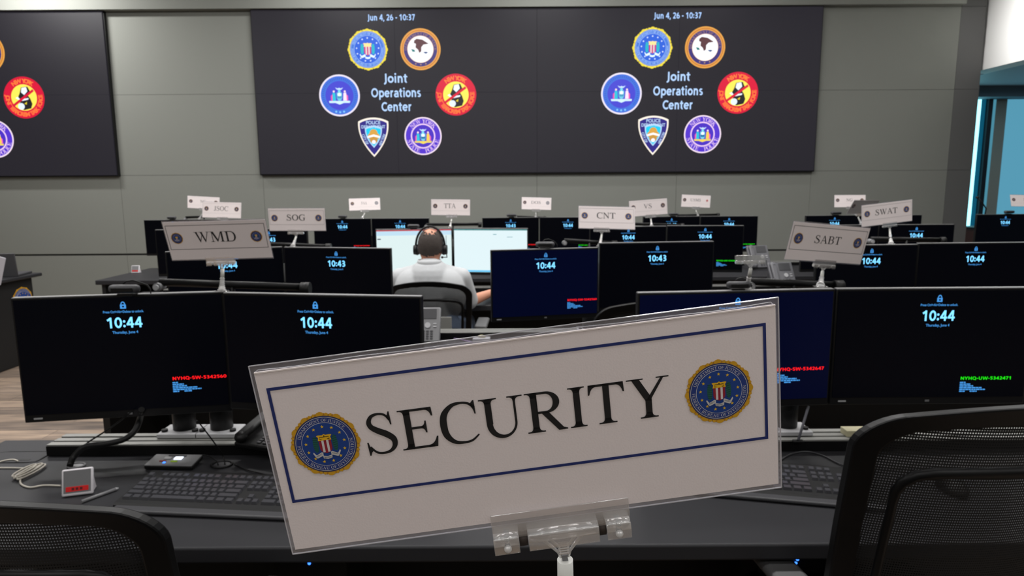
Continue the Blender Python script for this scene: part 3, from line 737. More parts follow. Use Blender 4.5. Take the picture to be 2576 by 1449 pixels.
# ------------------------------------------------------------------ monitors
def lock_text(time):
    F = Flat(step=.0003, base=0.0, lit=1.5)
    f = lambda t, z, h, wd, c, b=0: F.sans(t, 0, z, h, c, 0, bold=b, wd=wd)
    # padlock
    F.poly(rect(-.0075, -.0375, .0075, -.026), M_CYAN2, 0, holes=[rect(-.0025, -.034, .0025, -.0295)[::-1]])
    F.poly([(.006 * math.cos(a), -.026 + .0085 * math.sin(a)) for a in [PI * k / 10 for k in range(11)]] + [(.0035 * math.cos(a), -.026 + .0055 * math.sin(a)) for a in [PI * k / 10 for k in range(10, -1, -1)]], M_CYAN2, 0)
    f('Press Ctrl+Alt+Delete to unlock.', -.0455, .0068, .104, M_CYAN2, .012)
    F.strk(time, 0, -.0765, .030, M_CYAN, 0, wd=.094)
    f('Thursday, June 4', -.1035, .0075, .066, M_CYAN2, .014)
    return F
_lock = {}
def lock_mesh(t):
    if t not in _lock:
        o = lock_text(t).build('lock_screen_clock'); _lock[t] = o.data; bpy.data.objects.remove(o)
    return _lock[t]
_tagm = {}
def tag_mesh(txt, m):
    k = (txt, m.name)
    if k not in _tagm:
        F = Flat(step=.0003, base=0.0)
        F.strk(txt, 0, 0, .0092, m, 0, wd=.146, align='l')
        z = -.0105
        for wd in (.016, .030, .040, .066, .076, (0, .016, .03, .05)):
            segs = [(0, wd)] if not isinstance(wd, tuple) else [(wd[0], wd[1]), (wd[2], wd[3])]
            for a, b in segs:
                x = a
                while x < b - .002:
                    e = min(b, x + random.uniform(.005, .012)); F.poly(rect(x, z - .0034, e, z), M_CYAN2, 0); x = e + .0012
            z -= .0052
        o = F.build('device_tag'); _tagm[k] = o.data; bpy.data.objects.remove(o)
    return _tagm[k]
def link(name, me, parent, loc=(0, 0, 0)):
    o = bpy.data.objects.new(name, me); COL.objects.link(o); o.parent = parent; o.location = loc; return o
_hm = {}
def monitor(label, pa, pb, ztop, H=.335, clock='10:44', tagtxt=None, tagm=None, screen=None, tagx=None, group=None, back=.10, clockx=0.0, tagz=None, brand=False, content_fn=None):
    """pa, pb = world (x, y) of the top-left and top-right corner"""
    a = Vector((pa[0], pa[1], 0)); b = Vector((pb[0], pb[1], 0)); d = b - a; W = d.length; yaw = math.atan2(d.y, d.x)
    c = (a + b) / 2
    th = thing('monitor', label, 'monitor', (c.x, c.y, ztop), yaw, group)
    k = (round(W, 3), H)
    if k not in _hm:
        mb = MB()
        mb.box((0, .012, -H / 2), (W, .022, H), M_HOUS, bev=.0022)
        mb.box((0, .012, .0004), (W - .004, .018, .0016), M_TOPGLINT)
        mb.box((0, .034, -H * .55), (W * .62, .026, H * .55), M_BLACK, bev=.008)
        mb.box((0, .055, -H * .5), (.11, .02, .11), M_BLACK, bev=.003)
        o = mb.build('housing', th); _hm[k] = o.data
    else: link('housing', _hm[k], th)
    mb = MB(); bt = .006; bb = .022
    mb.box((0, -.0002, -(bt + (H - bb)) / 2), (W - .012, .003, H - bb - bt), screen or M_SCREEN)
    sc = mb.build('screen', th)
    if clock:
        link('lock_screen_clock', lock_mesh(clock), sc, (clockx, -.0030, 0))
    if tagtxt:
        link('device_tag', tag_mesh(tagtxt, tagm), sc, (tagx if tagx is not None else W / 2 - .155, -.0030, tagz if tagz is not None else -(H - .100)))
    if content_fn:
        F = Flat(step=.0004, base=.003, lit=1.0); content_fn(F, W, H); F.build('window_content', sc)
    if brand:
        mb = MB(); mb.box((-W / 2 + .035, -.0006, -H + .011), (.022, .0012, .0045), M_LGREY); mb.build('bezel_badge', th)
        mb = MB(); mb.box((0, -.0006, -H + .011), (.012, .0012, .0055), M_GREYP); mb.build('bezel_badge', th)
    return th
def corner(px, py, z=1.20): p = atz(px, py, z); return (p.x, p.y)
def rowc(px, py, Y): p = aty(px, py, Y); return (p.x, p.y)
R_, G_ = 'NYHQ-SW-5342560', 'NYHQ-UW-5342471'
# front row
monitor('front-row monitor at far left, clock 10:44 and red code ending 560', (-1.3505, 1.795), (-.815, 1.885), 1.20, .35, tagtxt=R_, tagm=M_RED, tagx=.119, tagz=-.243, brand=True, clockx=.008)
monitor('front-row monitor partly hidden by the left end of the SECURITY sign', (-.808, 1.862), (-.2425, 1.776), 1.20, .335, tagtxt=None, clockx=-.012)
monitor('navy front-row monitor mostly hidden behind the right end of the SECURITY sign', (.342, 1.812), (.902, 1.862), 1.20, .335, tagtxt='NYHQ-SW-5342647', tagm=M_RED, screen=M_SCREENB, tagx=.115, tagz=-.225)
monitor('front-row monitor at far right showing 10:44 and a green code', (.906, 1.862), (1.462, 1.862), 1.20, .335, tagtxt='NYHQ-UW-5342471', tagm=M_GREEN, tagx=.088, tagz=-.258, brand=True, clockx=.01)
# second row
monitor('second-row monitor behind the WMD sign, its clock crossed by the sign stem', corner(415, 634), corner(711, 621), 1.20, clockx=0)
monitor('second-row monitor under the SOG sign stem, clock 10:43', corner(713, 622), corner(982, 625), 1.20, clock='10:43')
monitor('second-row monitor right of the seated person, webcam on top and red code', corner(1235, 630), corner(1506, 623), 1.20, tagtxt=R_, tagm=M_RED, tagx=.105, tagz=-.245, screen=M_SCREENB, brand=True)
monitor('second-row monitor below the CNT sign, clock 10:43', rowc(1508, 622, 3.22), rowc(1797, 610, 3.28), 1.218, clock='10:43')
monitor('second-row monitor at right, left half hidden by the SABT sign', rowc(2056, 612, 3.22), rowc(2311, 612, 3.24), 1.20, clockx=.02)
monitor('second-row monitor at the right edge of the photo showing 10:44', rowc(2312, 608, 3.24), rowc(2600, 606, 3.26), 1.205, clock='10:44')
# third row
monitor('third-row monitor behind the left part of the WMD sign', rowc(389, 578, 4.80), rowc(580, 577, 4.85), 1.20, clock=None)
monitor('third-row monitor between the WMD and SOG signs, clock 10:43', rowc(581, 577, 4.85), rowc(772, 577, 4.80), 1.20, clock='10:43')
def page_a(F, W, H):
    F.poly(rect(-W / 2 + .006, -.014, W / 2 - .006, -.0065), (200, 40, 60), 0)
    F.poly(rect(-W / 2 + .006, -.045, W / 2 - .006, -.014), (196, 228, 246), 0)
    F.poly(rect(-W / 2 + .012, -.073, -W / 2 + .036, -.066), (40, 60, 80), 0)
    F.poly(rect(W / 2 - .045, -.12, W / 2 - .042, -.05), (60, 80, 100), 0)
    F.poly(rect(-W / 2 + .006, -H + .034, W / 2 - .006, -H + .023), (130, 205, 250), 0)
def page_b(F, W, H):
    F.poly(rect(-W / 2 + .006, -.014, W / 2 - .006, -.0065), (40, 130, 130), 0)
    F.poly(rect(.02, -.045, .045, -.04), (90, 160, 170), 0); F.poly(rect(.12, -.062, .16, -.059), (90, 150, 160), 0)
    F.poly(rect(-W / 2 + .006, -H + .036, W / 2 - .006, -H + .023), (110, 205, 250), 0)
monitor('bright white screen in front of the headset wearer, red title bar', rowc(944, 576, 4.76), rowc(1137, 573, 4.84), 1.195, clock=None, screen=M_SCREENW, content_fn=page_a)
monitor('bright pale screen to the right of the headset wearer, teal title bar', rowc(1140, 573, 4.84), rowc(1328, 577, 4.76), 1.195, clock=None, screen=M_SCREENW2, content_fn=page_b)
monitor('third-row monitor behind the CNT sign stem, clock 10:44', rowc(1484, 573, 4.80), rowc(1677, 571, 4.85), 1.20)
monitor('third-row monitor left of the empty clear clip, clock over a green code', rowc(1678, 571, 4.85), rowc(1872, 571, 4.80), 1.203, tagtxt=G_, tagm=M_GREEN, tagz=-.250, tagx=.085)
monitor('third-row monitor mostly behind the SABT sign', rowc(2019, 570, 4.82), rowc(2210, 569, 4.84), 1.20, clock=None)
monitor('third-row monitor just right of the SWAT sign stem, clock 10:44', rowc(2211, 569, 4.84), rowc(2402, 568, 4.82), 1.20)
# fourth row
def pair4(x0, xm, x1, la, lb, ca='10:44', cb='10:44', ta=None, tb=None, za=1.20):
    monitor(la, rowc(x0, 550, 6.33), rowc(xm - 1, 550, 6.36), za, clock=ca, tagtxt=R_ if ta == M_RED else (G_ if ta else None), tagm=ta, tagx=.1, tagz=-.255)
    monitor(lb, rowc(xm, 550, 6.36), rowc(x1, 550, 6.33), za, clock=cb, tagtxt=R_ if tb == M_RED else (G_ if tb else None), tagm=tb, tagx=.1, tagz=-.262)
pair4(361, 508, 650, 'fourth-row monitor at far left against the grey wall', 'fourth-row monitor hidden behind the WMD sign under JSOC')
pair4(788, 934, 1079, 'fourth-row monitor under the FAA sign, left of its stem, with red code', 'fourth-row monitor under the FAA sign, right of its stem', ta=M_RED)
pair4(1213, 1357, 1501, 'fourth-row monitor under the DOS sign, left one showing 10:43', 'fourth-row monitor left of the CNT sign with green code', '10:43', '10:44', M_RED, M_GREEN)
pair4(1618, 1762, 1907, 'fourth-row monitor under the VS sign stem, clock 10:43', 'fourth-row monitor under the USMS sign, with green code at its lower right', '10:43', '10:44', None, M_GREEN)
pair4(2027, 2173, 2319, 'fourth-row monitor above the SABT sign, webcam on top', 'fourth-row monitor seen right of the SWAT sign', '10:44', None)
pair4(2457, 2602, 2748, 'monitor in front of the blue window bay at the right edge', 'window-bay monitor just past the right edge', '10:44')
# row zero display directly under the big sign
monitor('display right under the large SECURITY sign, below the frame', (-.26, .385), (.28, .385), 1.16, .335, clock=None)

# ------------------------------------------------------------------ monitor arms
def mon_arm(label, base, bar_a, bar_b, poles, knob=True, group=None):
    th = thing('dual_display_stand', label, 'display stand', base)
    B = Vector(base)
    a = Vector(bar_a) - B; b = Vector(bar_b) - B
    mb = MB(); mb.tube([a, b], .011, M_BLACKM, seg=12, flat=.7); mb.build('crossbar', th)
    mb = MB(); mb.cyl(b + Vector((-.012, 0, -.004)), b + Vector((.014, 0, -.004)), .019, M_BLACK, 18); mb.build('end_knob', th)
    mb = MB(); mb.cyl(a + Vector((.0, -.02, -.012)), a + Vector((.0, .015, -.012)), .012, M_GREYP, 14); mb.cyl(a + Vector((.0, -.026, -.012)), a + Vector((.0, -.02, -.012)), .008, M_LGREY, 12); mb.build('pivot_screw', th)
    cq = Vector(poles[0]) - B; cm = (a + b) / 2
    mb = MB(); mb.tube([(cq.x, cq.y, min(.36, cm.z)), (cm.x, cq.y, min(.40, cm.z)), cm], .007, M_BLACK, 8); mb.build('riser', th)
    for p in poles:
        q = Vector(p) - B
        mb = MB(); top = (a + (b - a) * max(0, min(1, (q.x - a.x) / (b.x - a.x or 1)))).z
        mb.cyl((q.x, q.y, 0.03), (q.x, q.y, min(top, .38)), .020, M_BLACK, 18)
        mb.cyl((q.x, q.y, 0.03), (q.x, q.y, .16), .032, M_BLACK, 20)
        mb.build('pole', th)
        mb = MB(); mb.box((q.x, q.y - .01, .042), (.12, .085, .014), M_LGREY, bev=.003)
        for sx in (-1, 1): mb.cyl((q.x + sx * .045, q.y - .03, .05), (q.x + sx * .045, q.y - .03, .056), .009, M_BLACK, 12)
        mb.build('clamp_plate', th)
    return th
P = aty
pa_, pb_ = aty(402, 710, 1.94), aty(768, 723, 1.94)
p1, p2 = atz(400, 1128, .775), atz(500, 1128, .775); PY = 1.945
mon_arm('black double arm behind the two front-row monitors at left', (p1.x, PY, .73), pa_, pb_, [(p1.x, PY, 0), (p2.x, PY, 0)])
pa_, pb_ = aty(1885, 708, 1.93), aty(2108, 718, 1.93)
mon_arm('black double arm behind the two front-row monitors at right', ((pa_.x + pb_.x) / 2, 1.93, .73), pa_, pb_, [((pa_.x + pb_.x) / 2, 1.93, 0)])
for lab, qa, qb_, Y in (
        ('dark arm bar crossing behind the SOG sign stem', (612, 612), (826, 620), 3.41), ('dark arm bar crossing behind the CNT sign stem', (1420, 605), (1545, 613), 3.36),
        ('dark arm bar crossing behind the SWAT sign stem', (2190, 601), (2370, 604), 3.36),
        ('dark arm bar behind the TTA sign stem above the bright screens', (1072, 565), (1207, 564), 4.95), ('dark arm bar behind the VS sign stem', (1560, 562), (1716, 567), 4.95),
        ('dark arm bar beside the JSOC sign', (467, 547), (560, 543), 6.46), ('dark arm bar behind the DOS sign stem', (1300, 545), (1370, 548), 6.46),
        ('dark arm bar behind the USMS sign stem', (1700, 542), (1806, 540), 6.46), ('dark arm bar on the window-bay monitors', (2545, 541), (2640, 541), 6.46)):
    a_, b_ = aty(*qa, Y), aty(*qb_, Y); xm = (a_.x + b_.x) / 2
    mon_arm(lab, (xm, Y, .73), a_, b_, [(xm, Y - .01, 0)])

for lab, x_, y_ in (('black stand behind the third-row monitors at left', -1.98, 4.92), ('black stand behind the third-row monitors at far right', 2.63, 4.92),
                    ('black stand behind the fourth-row monitors under the FAA sign', -1.32, 6.44), ('black stand behind the fourth-row monitors above the SABT sign', 3.32, 6.44), ('black stand of the display under the SECURITY sign', .01, .46)):
    mon_arm(lab, (x_, y_, .73), (x_ - .2, y_, 1.02), (x_ + .2, y_, 1.02), [(x_, y_, 0)])

# ------------------------------------------------------------------ webcams
def webcam(label, p, s=1.0, cable=True):
    th = thing('webcam', label, 'webcam', p); th.scale = (s, s, s)
    mb = MB(); mb.box((0, 0, .016), (.085, .026, .024), M_DGREY, bev=.010); mb.box((0, -.014, .015), (.06, .004, .012), M_BLACK, bev=.0015); mb.build('body', th)
    mb = MB(); mb.box((0, .012, -.002), (.045, .03, .008), M_BLACK, bev=.002); mb.box((0, .030, -.022), (.040, .006, .04), M_BLACK); mb.build('mount_clip', th)
    if cable:
        mb = MB(); mb.tube([(-.01, .01, .027), (0, .012, .036), (.018, .015, .038), (.036, .02, .030), (.048, .03, .022), (.056, .03, .010), (.056, .032, -.03), (.05, .034, -.2)], .0022, M_BLACK, 8); mb.build('cable', th)
    return th
def on_mon(px, py, Y, z=1.2035): q = aty(px, py, Y); return (q.x, Y, z)
webcam('large black webcam with looped cable on the front-left monitor', on_mon(313, 727, 1.828), .98)
webcam('black webcam with looped cable beside the empty clear clip', on_mon(1858, 722, 1.848), .8)
webcam('black webcam on the second-row monitor right of the seated person', on_mon(1371, 618, 3.15), 1.05)
webcam('small webcam on the fourth-row monitor below the JSOC sign', on_mon(432, 549, 6.345), 1.0, False)
webcam('small webcam on the fourth-row monitor left of the FAA stem', on_mon(862, 548, 6.345), 1.0, False)
webcam('small webcam on the fourth-row monitor left of the DOS stem', on_mon(1287, 547, 6.345), 1.1, False)
webcam('small webcam on the fourth-row monitor left of the USMS stem', on_mon(1694, 546, 6.345), 1.1, False)
webcam('small webcam under the tilted grey sign at right', on_mon(2103, 543, 6.345), 1.2, False)
webcam('small webcam on the window-bay monitor', on_mon(2538, 541, 6.345), 1.1, False)
webcam('grey oval webcam peeking above the bright left screen', (aty(1040, 568, 4.80).x, 4.80, 1.199), 1.0, False)

# ------------------------------------------------------------------ sign cards and their clear clips
CW, CH = .292, .1187
def card_matrix(v):
    return Matrix.Translation(Vector(v[:3])) @ Matrix.Rotation(v[3], 4, 'Z') @ Matrix.Rotation(v[4], 4, 'X') @ Matrix.Rotation(v[5], 4, 'Y')
BLUEB = (28, 44, 108)
def sign_card(v, txt, label, full=False, tw=None, border=BLUEB, right='seal', bw=.0016, faded=False, th_h=.0240, paper=None):
    M = card_matrix(v)
    th = thing('sign_card', label, 'sign', (0, 0, 0)); th.matrix_world = M
    L = lambda u, w_: (u * CW / .305 - CW / 2, CH / 2 - w_ * CH / .124)      # sheet position -> local
    mb = MB(); x0, z0 = L(.0025, .1205); x1, z1 = L(.3027, .0038)
    mb.box(((x0 + x1) / 2, .0006, (z0 + z1) / 2), (x1 - x0, .0008, z1 - z0), paper or M_PAPER)
    if full: mb.box(((x0 + x1) / 2, .0001, z1 - .0004), (x1 - x0, .0004, .0008), mat('paper_edge_glint', (250, 240, 236), .6))  # paler strip paints a highlight along the card's top edge
    pc = mb.build('printed_card', th)
    F = Flat(step=.00004 if full else .0001, base=.0001 if full else .0002)
    bx0, bz0 = L(.0073, .0885); bx1, bz1 = L(.2968, .0140)
    b = bw
    F.poly(rect(bx0, bz0, bx1, bz1), ink(border), 0, holes=[[(bx0 + b, bz0 + b), (bx0 + b, bz1 - b), (bx1 - b, bz1 - b), (bx1 - b, bz0 + b)]])
    F.build('border_line', pc)
    for u, kind in ((.0339, 'seal'), (.2678, right)):
        sx, sz = L(u, .0532)
        F = Flat(step=.00004 if full else .0001, base=.0001 if full else .0002)
        if kind == 'seal': bureau_seal(F, sx, sz, .0200 if full else .0172, full, False, faded)
        elif kind == 'star': F.at(sx, sz).star(0, 0, .015, (190, 60, 60), 0)
        elif kind == 'grey': F.at(sx, sz).disc(.0165, (130, 126, 136), 0); F.disc(.011, (160, 156, 160), 1)
        F.build('star_badge' if kind == 'star' else 'seal', pc)
    if txt:
        F = Flat(step=.00004, base=.00012 if full else .0002)
        tx, tz = L(.1478, .0512)
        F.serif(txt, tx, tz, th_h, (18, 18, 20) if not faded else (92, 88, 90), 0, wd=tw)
        F.build('lettering', pc)
    # clear pouch: thin film with a raised rim
    mb = MB(); mb.box((0, .0012, 0), (CW, .0004, CH), M_LAM); mb.build('laminate_pouch', th)
    if full:
        mb = MB()
        for c_, s_ in (((0, .0012, CH / 2), (CW, .0007, .0005)), ((0, .0012, -CH / 2), (CW, .0007, .0005)), ((-CW / 2, .0012, 0), (.0005, .0007, CH)), ((CW / 2, .0012, 0), (.0005, .0007, CH))):
            mb.box(c_, s_, M_LAMEDGE)
        # wavy inner seal line of the pouch
        pts = []
        for k in range(61):
            t = k / 60; pts.append((-CW / 2 + .0045 + (CW - .009) * t, .0009, CH / 2 - .0026 - .0006 * math.sin(t * 23) * math.sin(t * 7 + 1)))
        pts = [(-CW / 2 + .0022, .0009, -CH / 2 + .003), (-CW / 2 + .0022, .0009, CH / 2 - .0055), (-CW / 2 + .0028, .0009, CH / 2 - .0036)] + pts + [(CW / 2 - .0022, .0009, CH / 2 - .0045), (CW / 2 - .0018, .0009, CH / 2 - .0075), (CW / 2 - .0018, .0009, -CH / 2 + .003)]
        mb.tube(pts, .00022, M_LAMEDGE, 6); mb.build('pouch_seam', th)
    return M

def sign_clip(M, ux, base, label, full=False, milk_top=True, scale=1.0):
    """M = matrix of the held card (or the jaw's own frame); base = world point the foot rests on"""
    seat = M @ Vector((ux, 0, -CH / 2 - .004))
    base = Vector(base)
    th = thing('sign_clip', label, 'sign holder', base)
    inv = Matrix.Translation(-base)
    J = inv @ M @ Matrix.Translation((ux, 0, -CH / 2))
    J3 = J
    w2 = .0408
    # jaw plates
    mb = MB(); mb.box((0, -.0024, .0015), (2 * w2, .0012, .0165), M_CLEAR, bev=.0005); mb.xform(J3); mb.build('front_jaw', th)
    mb = MB(); mb.box((0, .0030, .0015), (2 * w2, .0012, .0165), M_CLEAR, bev=.0005); mb.xform(J3); mb.build('rear_jaw', th)
    mb = MB()
    for a_, b_ in ((-w2, -w2 + .0150), (-w2 + .0205, w2 - .0190), (w2 - .0145, w2)):
        mb.cyl((a_, .0003, -.0092), (b_, .0003, -.0092), .0040, M_CLEARD, 18)
        mb.box(((a_ + b_) / 2, -.0046, -.0105), (b_ - a_, .0008, .0105), M_CLEAR, bev=.0003)
        mb.cyl((a_ + .001, -.0035, -.0066), (b_ - .001, -.0035, -.0066), .0009, M_CLEARD, 8)
    if full:
        for a_ in (-w2 + .0080, w2 - .0075):
            mb.cyl((a_, -.0052, -.0105), (a_, -.0052, -.0035), .0016, M_CLEAR, 12); mb.ball((a_, -.0058, -.0115), .0023, M_CLEARD, 14, 8)
    mb.xform(J3); mb.build('hinge_barrel', th)
    for a_, b_ in ((-w2 + .0150, -w2 + .0205), (w2 - .0190, w2 - .0145)):
        mb = MB(); mb.cyl((a_ + .0002, .0003, -.0098), (b_ - .0002, .0003, -.0098), .0044, M_BROWN if full else M_CLEARD, 18); mb.xform(J3); mb.build('spring_sleeve', th)
    # forked bracket
    mb = MB()
    for s in (-1, 1):
        mb.tube([(s * .0110, -.001, -.0125), (s * .0036, -.001, -.0215), (s * .0022, -.001, -.0255)], .0010, M_CLEARD, 8)
        mb.tube([(s * .0072, -.001, -.0125), (s * .0030, -.001, -.0175), (s * .0026, -.001, -.0225)], .0008, M_CLEARD, 8)
    mb.box((0, -.001, -.0195), (.0062, .003, .0075), M_CLEAR, bev=.0004)
    for q in range(4): mb.box((0, -.0027, -.0168 - q * .0016), (.0060, .0004, .0005), M_CLEARD)
    mb.box((0, -.001, -.0262), (.0034, .0026, .0050), M_GREYP if full else M_CLEARD)
    mb.xform(J3); mb.build('fork_bracket', th)
    top = J3 @ Vector((0, -.001, -.0275)); H_ = top.z
    d = top.copy(); lean = Vector((top.x, top.y, 0))
    ax = lambda t: Vector((lean.x * t, lean.y * t, H_ * t))
    mb = MB(); r = .0052
    mb.cyl(ax(1.0), ax(.62), r * .92, M_MILK, 18, r2=r); mb.build('milky_sleeve', th)
    mb = MB()
    n = 14; pts = []; rs = []
    for k in range(n + 1):
        t = .62 * (1 - k / n); pts.append(ax(t) + Vector((0, 0, .0035 * (k / n)))); rs.append(.0045 + .0028 * math.sin(k * 1.35) ** 2 + .006 * (k / n) ** 3)
    mb.tube(pts, rs, M_CLEARD, 16, up=Vector((0, 1, 0))); mb.build('stem', th)
    mb = MB(); mb.box((0, 0, .0018), (.034, .022, .0034), M_CLEAR, bev=.0008); mb.build('foot', th)
    return th

S = {'SECURITY': (0.0086, 0.3672, 1.3527, 0.0533, 0.1081, -0.1176), 'WMD': (-0.8136, 1.8707, 1.3477, -0.0348, 0.2978, -0.0245),
     'SABT': (0.9398, 2.0028, 1.3154, 0.3188, 0.1640, 0.0972), 'SOG': (-1.0781, 3.4085, 1.3311, -0.0452, 0.0672, 0.0023),
     'CNT': (0.4799, 3.4140, 1.3303, 0.0999, -0.2188, 0.0354), 'SWAT': (1.9744, 3.5696, 1.3365, 0.1370, 0.0272, -0.1020),
     'TTA': (-0.4387, 4.8943, 1.3424, -0.1696, -0.0357, 0.0111), 'JSOC': (-2.0934, 4.9130, 1.3335, -0.0668, -0.1410, 0.0270),
     'VS': (0.9885, 4.91, 1.3310, 0.17, -0.03, -0.0640), 'GREY': (2.5535, 4.9355, 1.3233, 0.4832, 0.5158, 0.0126),
     'DOS': (0.2330, 6.3705, 1.3277, -0.3280, -0.0221, 0.0241), 'FAA': (-1.3857, 6.4258, 1.3307, 0.12, -0.12, -0.0208),
     'USMS': (1.7258, 6.3672, 1.3401, 0.1709, 0.0051, 0.0478), 'NC': (-2.8783, 6.3692, 1.3565, 0.1018, -0.0064, 0.0667),
     'NG': (3.1611, 6.3572, 1.3318, -0.0213, -0.1113, -0.0001), 'H': (4.8473, 6.4152, 1.3224, 0.0159, -0.3207, 0.0293)}
BK = (70, 66, 70)
Ms = {}
Ms['SECURITY'] = sign_card(S['SECURITY'], 'SECURITY', 'large SECURITY sign card in clear laminate, nearest the camera', True, tw=.1745, bw=.0017, th_h=.0245)
Ms['WMD'] = sign_card(S['WMD'], 'WMD', 'white sign card reading WMD above the left monitors', tw=.118, border=BK, th_h=.0300, bw=.0012)
Ms['SABT'] = sign_card(S['SABT'], 'SABT', 'slanted white sign card reading SABT at right', tw=.100, border=BK, th_h=.0235, bw=.0012)
for k, tw, wh in (('SOG', .098, 'white sign card reading SOG on the second row at left'), ('CNT', .098, 'white sign card reading CNT on the second row at centre right'), ('SWAT', .128, 'white sign card reading SWAT tilted up to the right')):
    Ms[k] = sign_card(S[k], k, wh, tw=tw, border=(150, 146, 148), th_h=.0290, bw=.0009)
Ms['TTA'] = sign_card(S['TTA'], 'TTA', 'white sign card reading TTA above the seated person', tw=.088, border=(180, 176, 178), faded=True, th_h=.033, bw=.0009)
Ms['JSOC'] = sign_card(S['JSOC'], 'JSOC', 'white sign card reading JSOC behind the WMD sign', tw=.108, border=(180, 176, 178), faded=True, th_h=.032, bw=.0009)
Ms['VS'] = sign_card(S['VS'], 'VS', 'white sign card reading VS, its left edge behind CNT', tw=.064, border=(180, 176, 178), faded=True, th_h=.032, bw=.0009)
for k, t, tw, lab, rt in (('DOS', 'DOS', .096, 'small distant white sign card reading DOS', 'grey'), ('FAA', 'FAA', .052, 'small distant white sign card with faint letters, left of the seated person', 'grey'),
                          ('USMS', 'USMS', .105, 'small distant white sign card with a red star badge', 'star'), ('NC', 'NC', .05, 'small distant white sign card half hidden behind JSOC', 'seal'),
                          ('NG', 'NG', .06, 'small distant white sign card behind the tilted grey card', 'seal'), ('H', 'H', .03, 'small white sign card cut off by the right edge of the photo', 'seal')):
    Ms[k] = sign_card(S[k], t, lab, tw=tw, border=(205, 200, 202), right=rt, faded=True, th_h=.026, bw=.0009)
Ms['GREY'] = sign_card(S['GREY'], None, 'grey looking sign card tipped back between the far white card and SWAT', border=(150, 148, 150), faded=True, paper=mat('card_paper_shaded', (168, 164, 164), .7))  # paper colour darkened to paint the shade of a card turned away
def cx_on(k, px):
    """local x along the card's lower edge seen at that picture column"""
    M = Ms[k]; best = None
    for i in range(-70, 71):
        x = i / 70 * CW / 2; p = M @ Vector((x, 0, -CH / 2 - .01)) - EYE
        q = 1288 + F_PX * p.dot(CR) / p.dot(CF)
        if best is None or abs(q - px) < best[0]: best = (abs(q - px), x)
    return best[1]
def put_clip(k, pxj, pxb, zb, lab, full=False, Y=None):
    ux = cx_on(k, pxj); s = Ms[k] @ Vector((ux, 0, -CH / 2)); Y = Y or s.y
    return sign_clip(Ms[k], ux, (aty(pxb, 700, Y).x, Y, zb), lab, full)
put_clip('SECURITY', 1412, 1436, 1.160, 'clear plastic clip holding the large SECURITY sign, milky sleeve below', True, .388)
put_clip('WMD', 556, 556, 1.2005, 'clear plastic clip stand under the WMD sign', Y=1.884)
put_clip('SABT', 2073, 2065, 1.2005, 'clear plastic clip stand under the SABT sign', Y=1.90)
put_clip('SOG', 744, 741, 1.2005, 'clear plastic clip stand under the SOG sign', Y=3.325)
put_clip('CNT', 1514, 1508, 1.2005, 'clear plastic clip stand under the CNT sign', Y=3.24)
put_clip('SWAT', 2238, 2235, 1.2005, 'clear plastic clip stand under the SWAT sign', Y=3.25)
for k, a_, b_ in (('TTA', 1136, 1135), ('JSOC', 560, 558), ('VS', 1637, 1636), ('GREY', 2162, 2158)):
    put_clip(k, a_, b_, 1.2005, 'clear plastic clip stand under the %s' % {'TTA': 'TTA sign', 'JSOC': 'JSOC sign', 'VS': 'VS sign', 'GREY': 'tipped grey card'}[k], Y=4.86)
for k, a_, b_, n_ in (('DOS', 1348, 1348, 'DOS sign'), ('FAA', 917, 917, 'faint-lettered sign left of the person'), ('USMS', 1751, 1751, 'sign with the red star'), ('NC', 512, 512, 'far card half hidden by JSOC'), ('NG', 2140, 2140, 'far card above the SABT sign'), ('H', 2590, 2590, 'sign cut by the right edge')):
    put_clip(k, a_, b_, 1.2005, 'clear plastic clip stand under the ' + n_, Y=6.37)
jm = Matrix.Translation(aty(1882, 655, 1.86) + Vector((0, 0, CH / 2 + .004))) @ Matrix.Rotation(.0, 4, 'Z') @ Matrix.Rotation(-.25, 4, 'X')
sign_clip(jm, 0, (aty(1880, 710, 1.86).x, 1.86, 1.2005), 'empty clear plastic clip stand with no card, by the webcam')

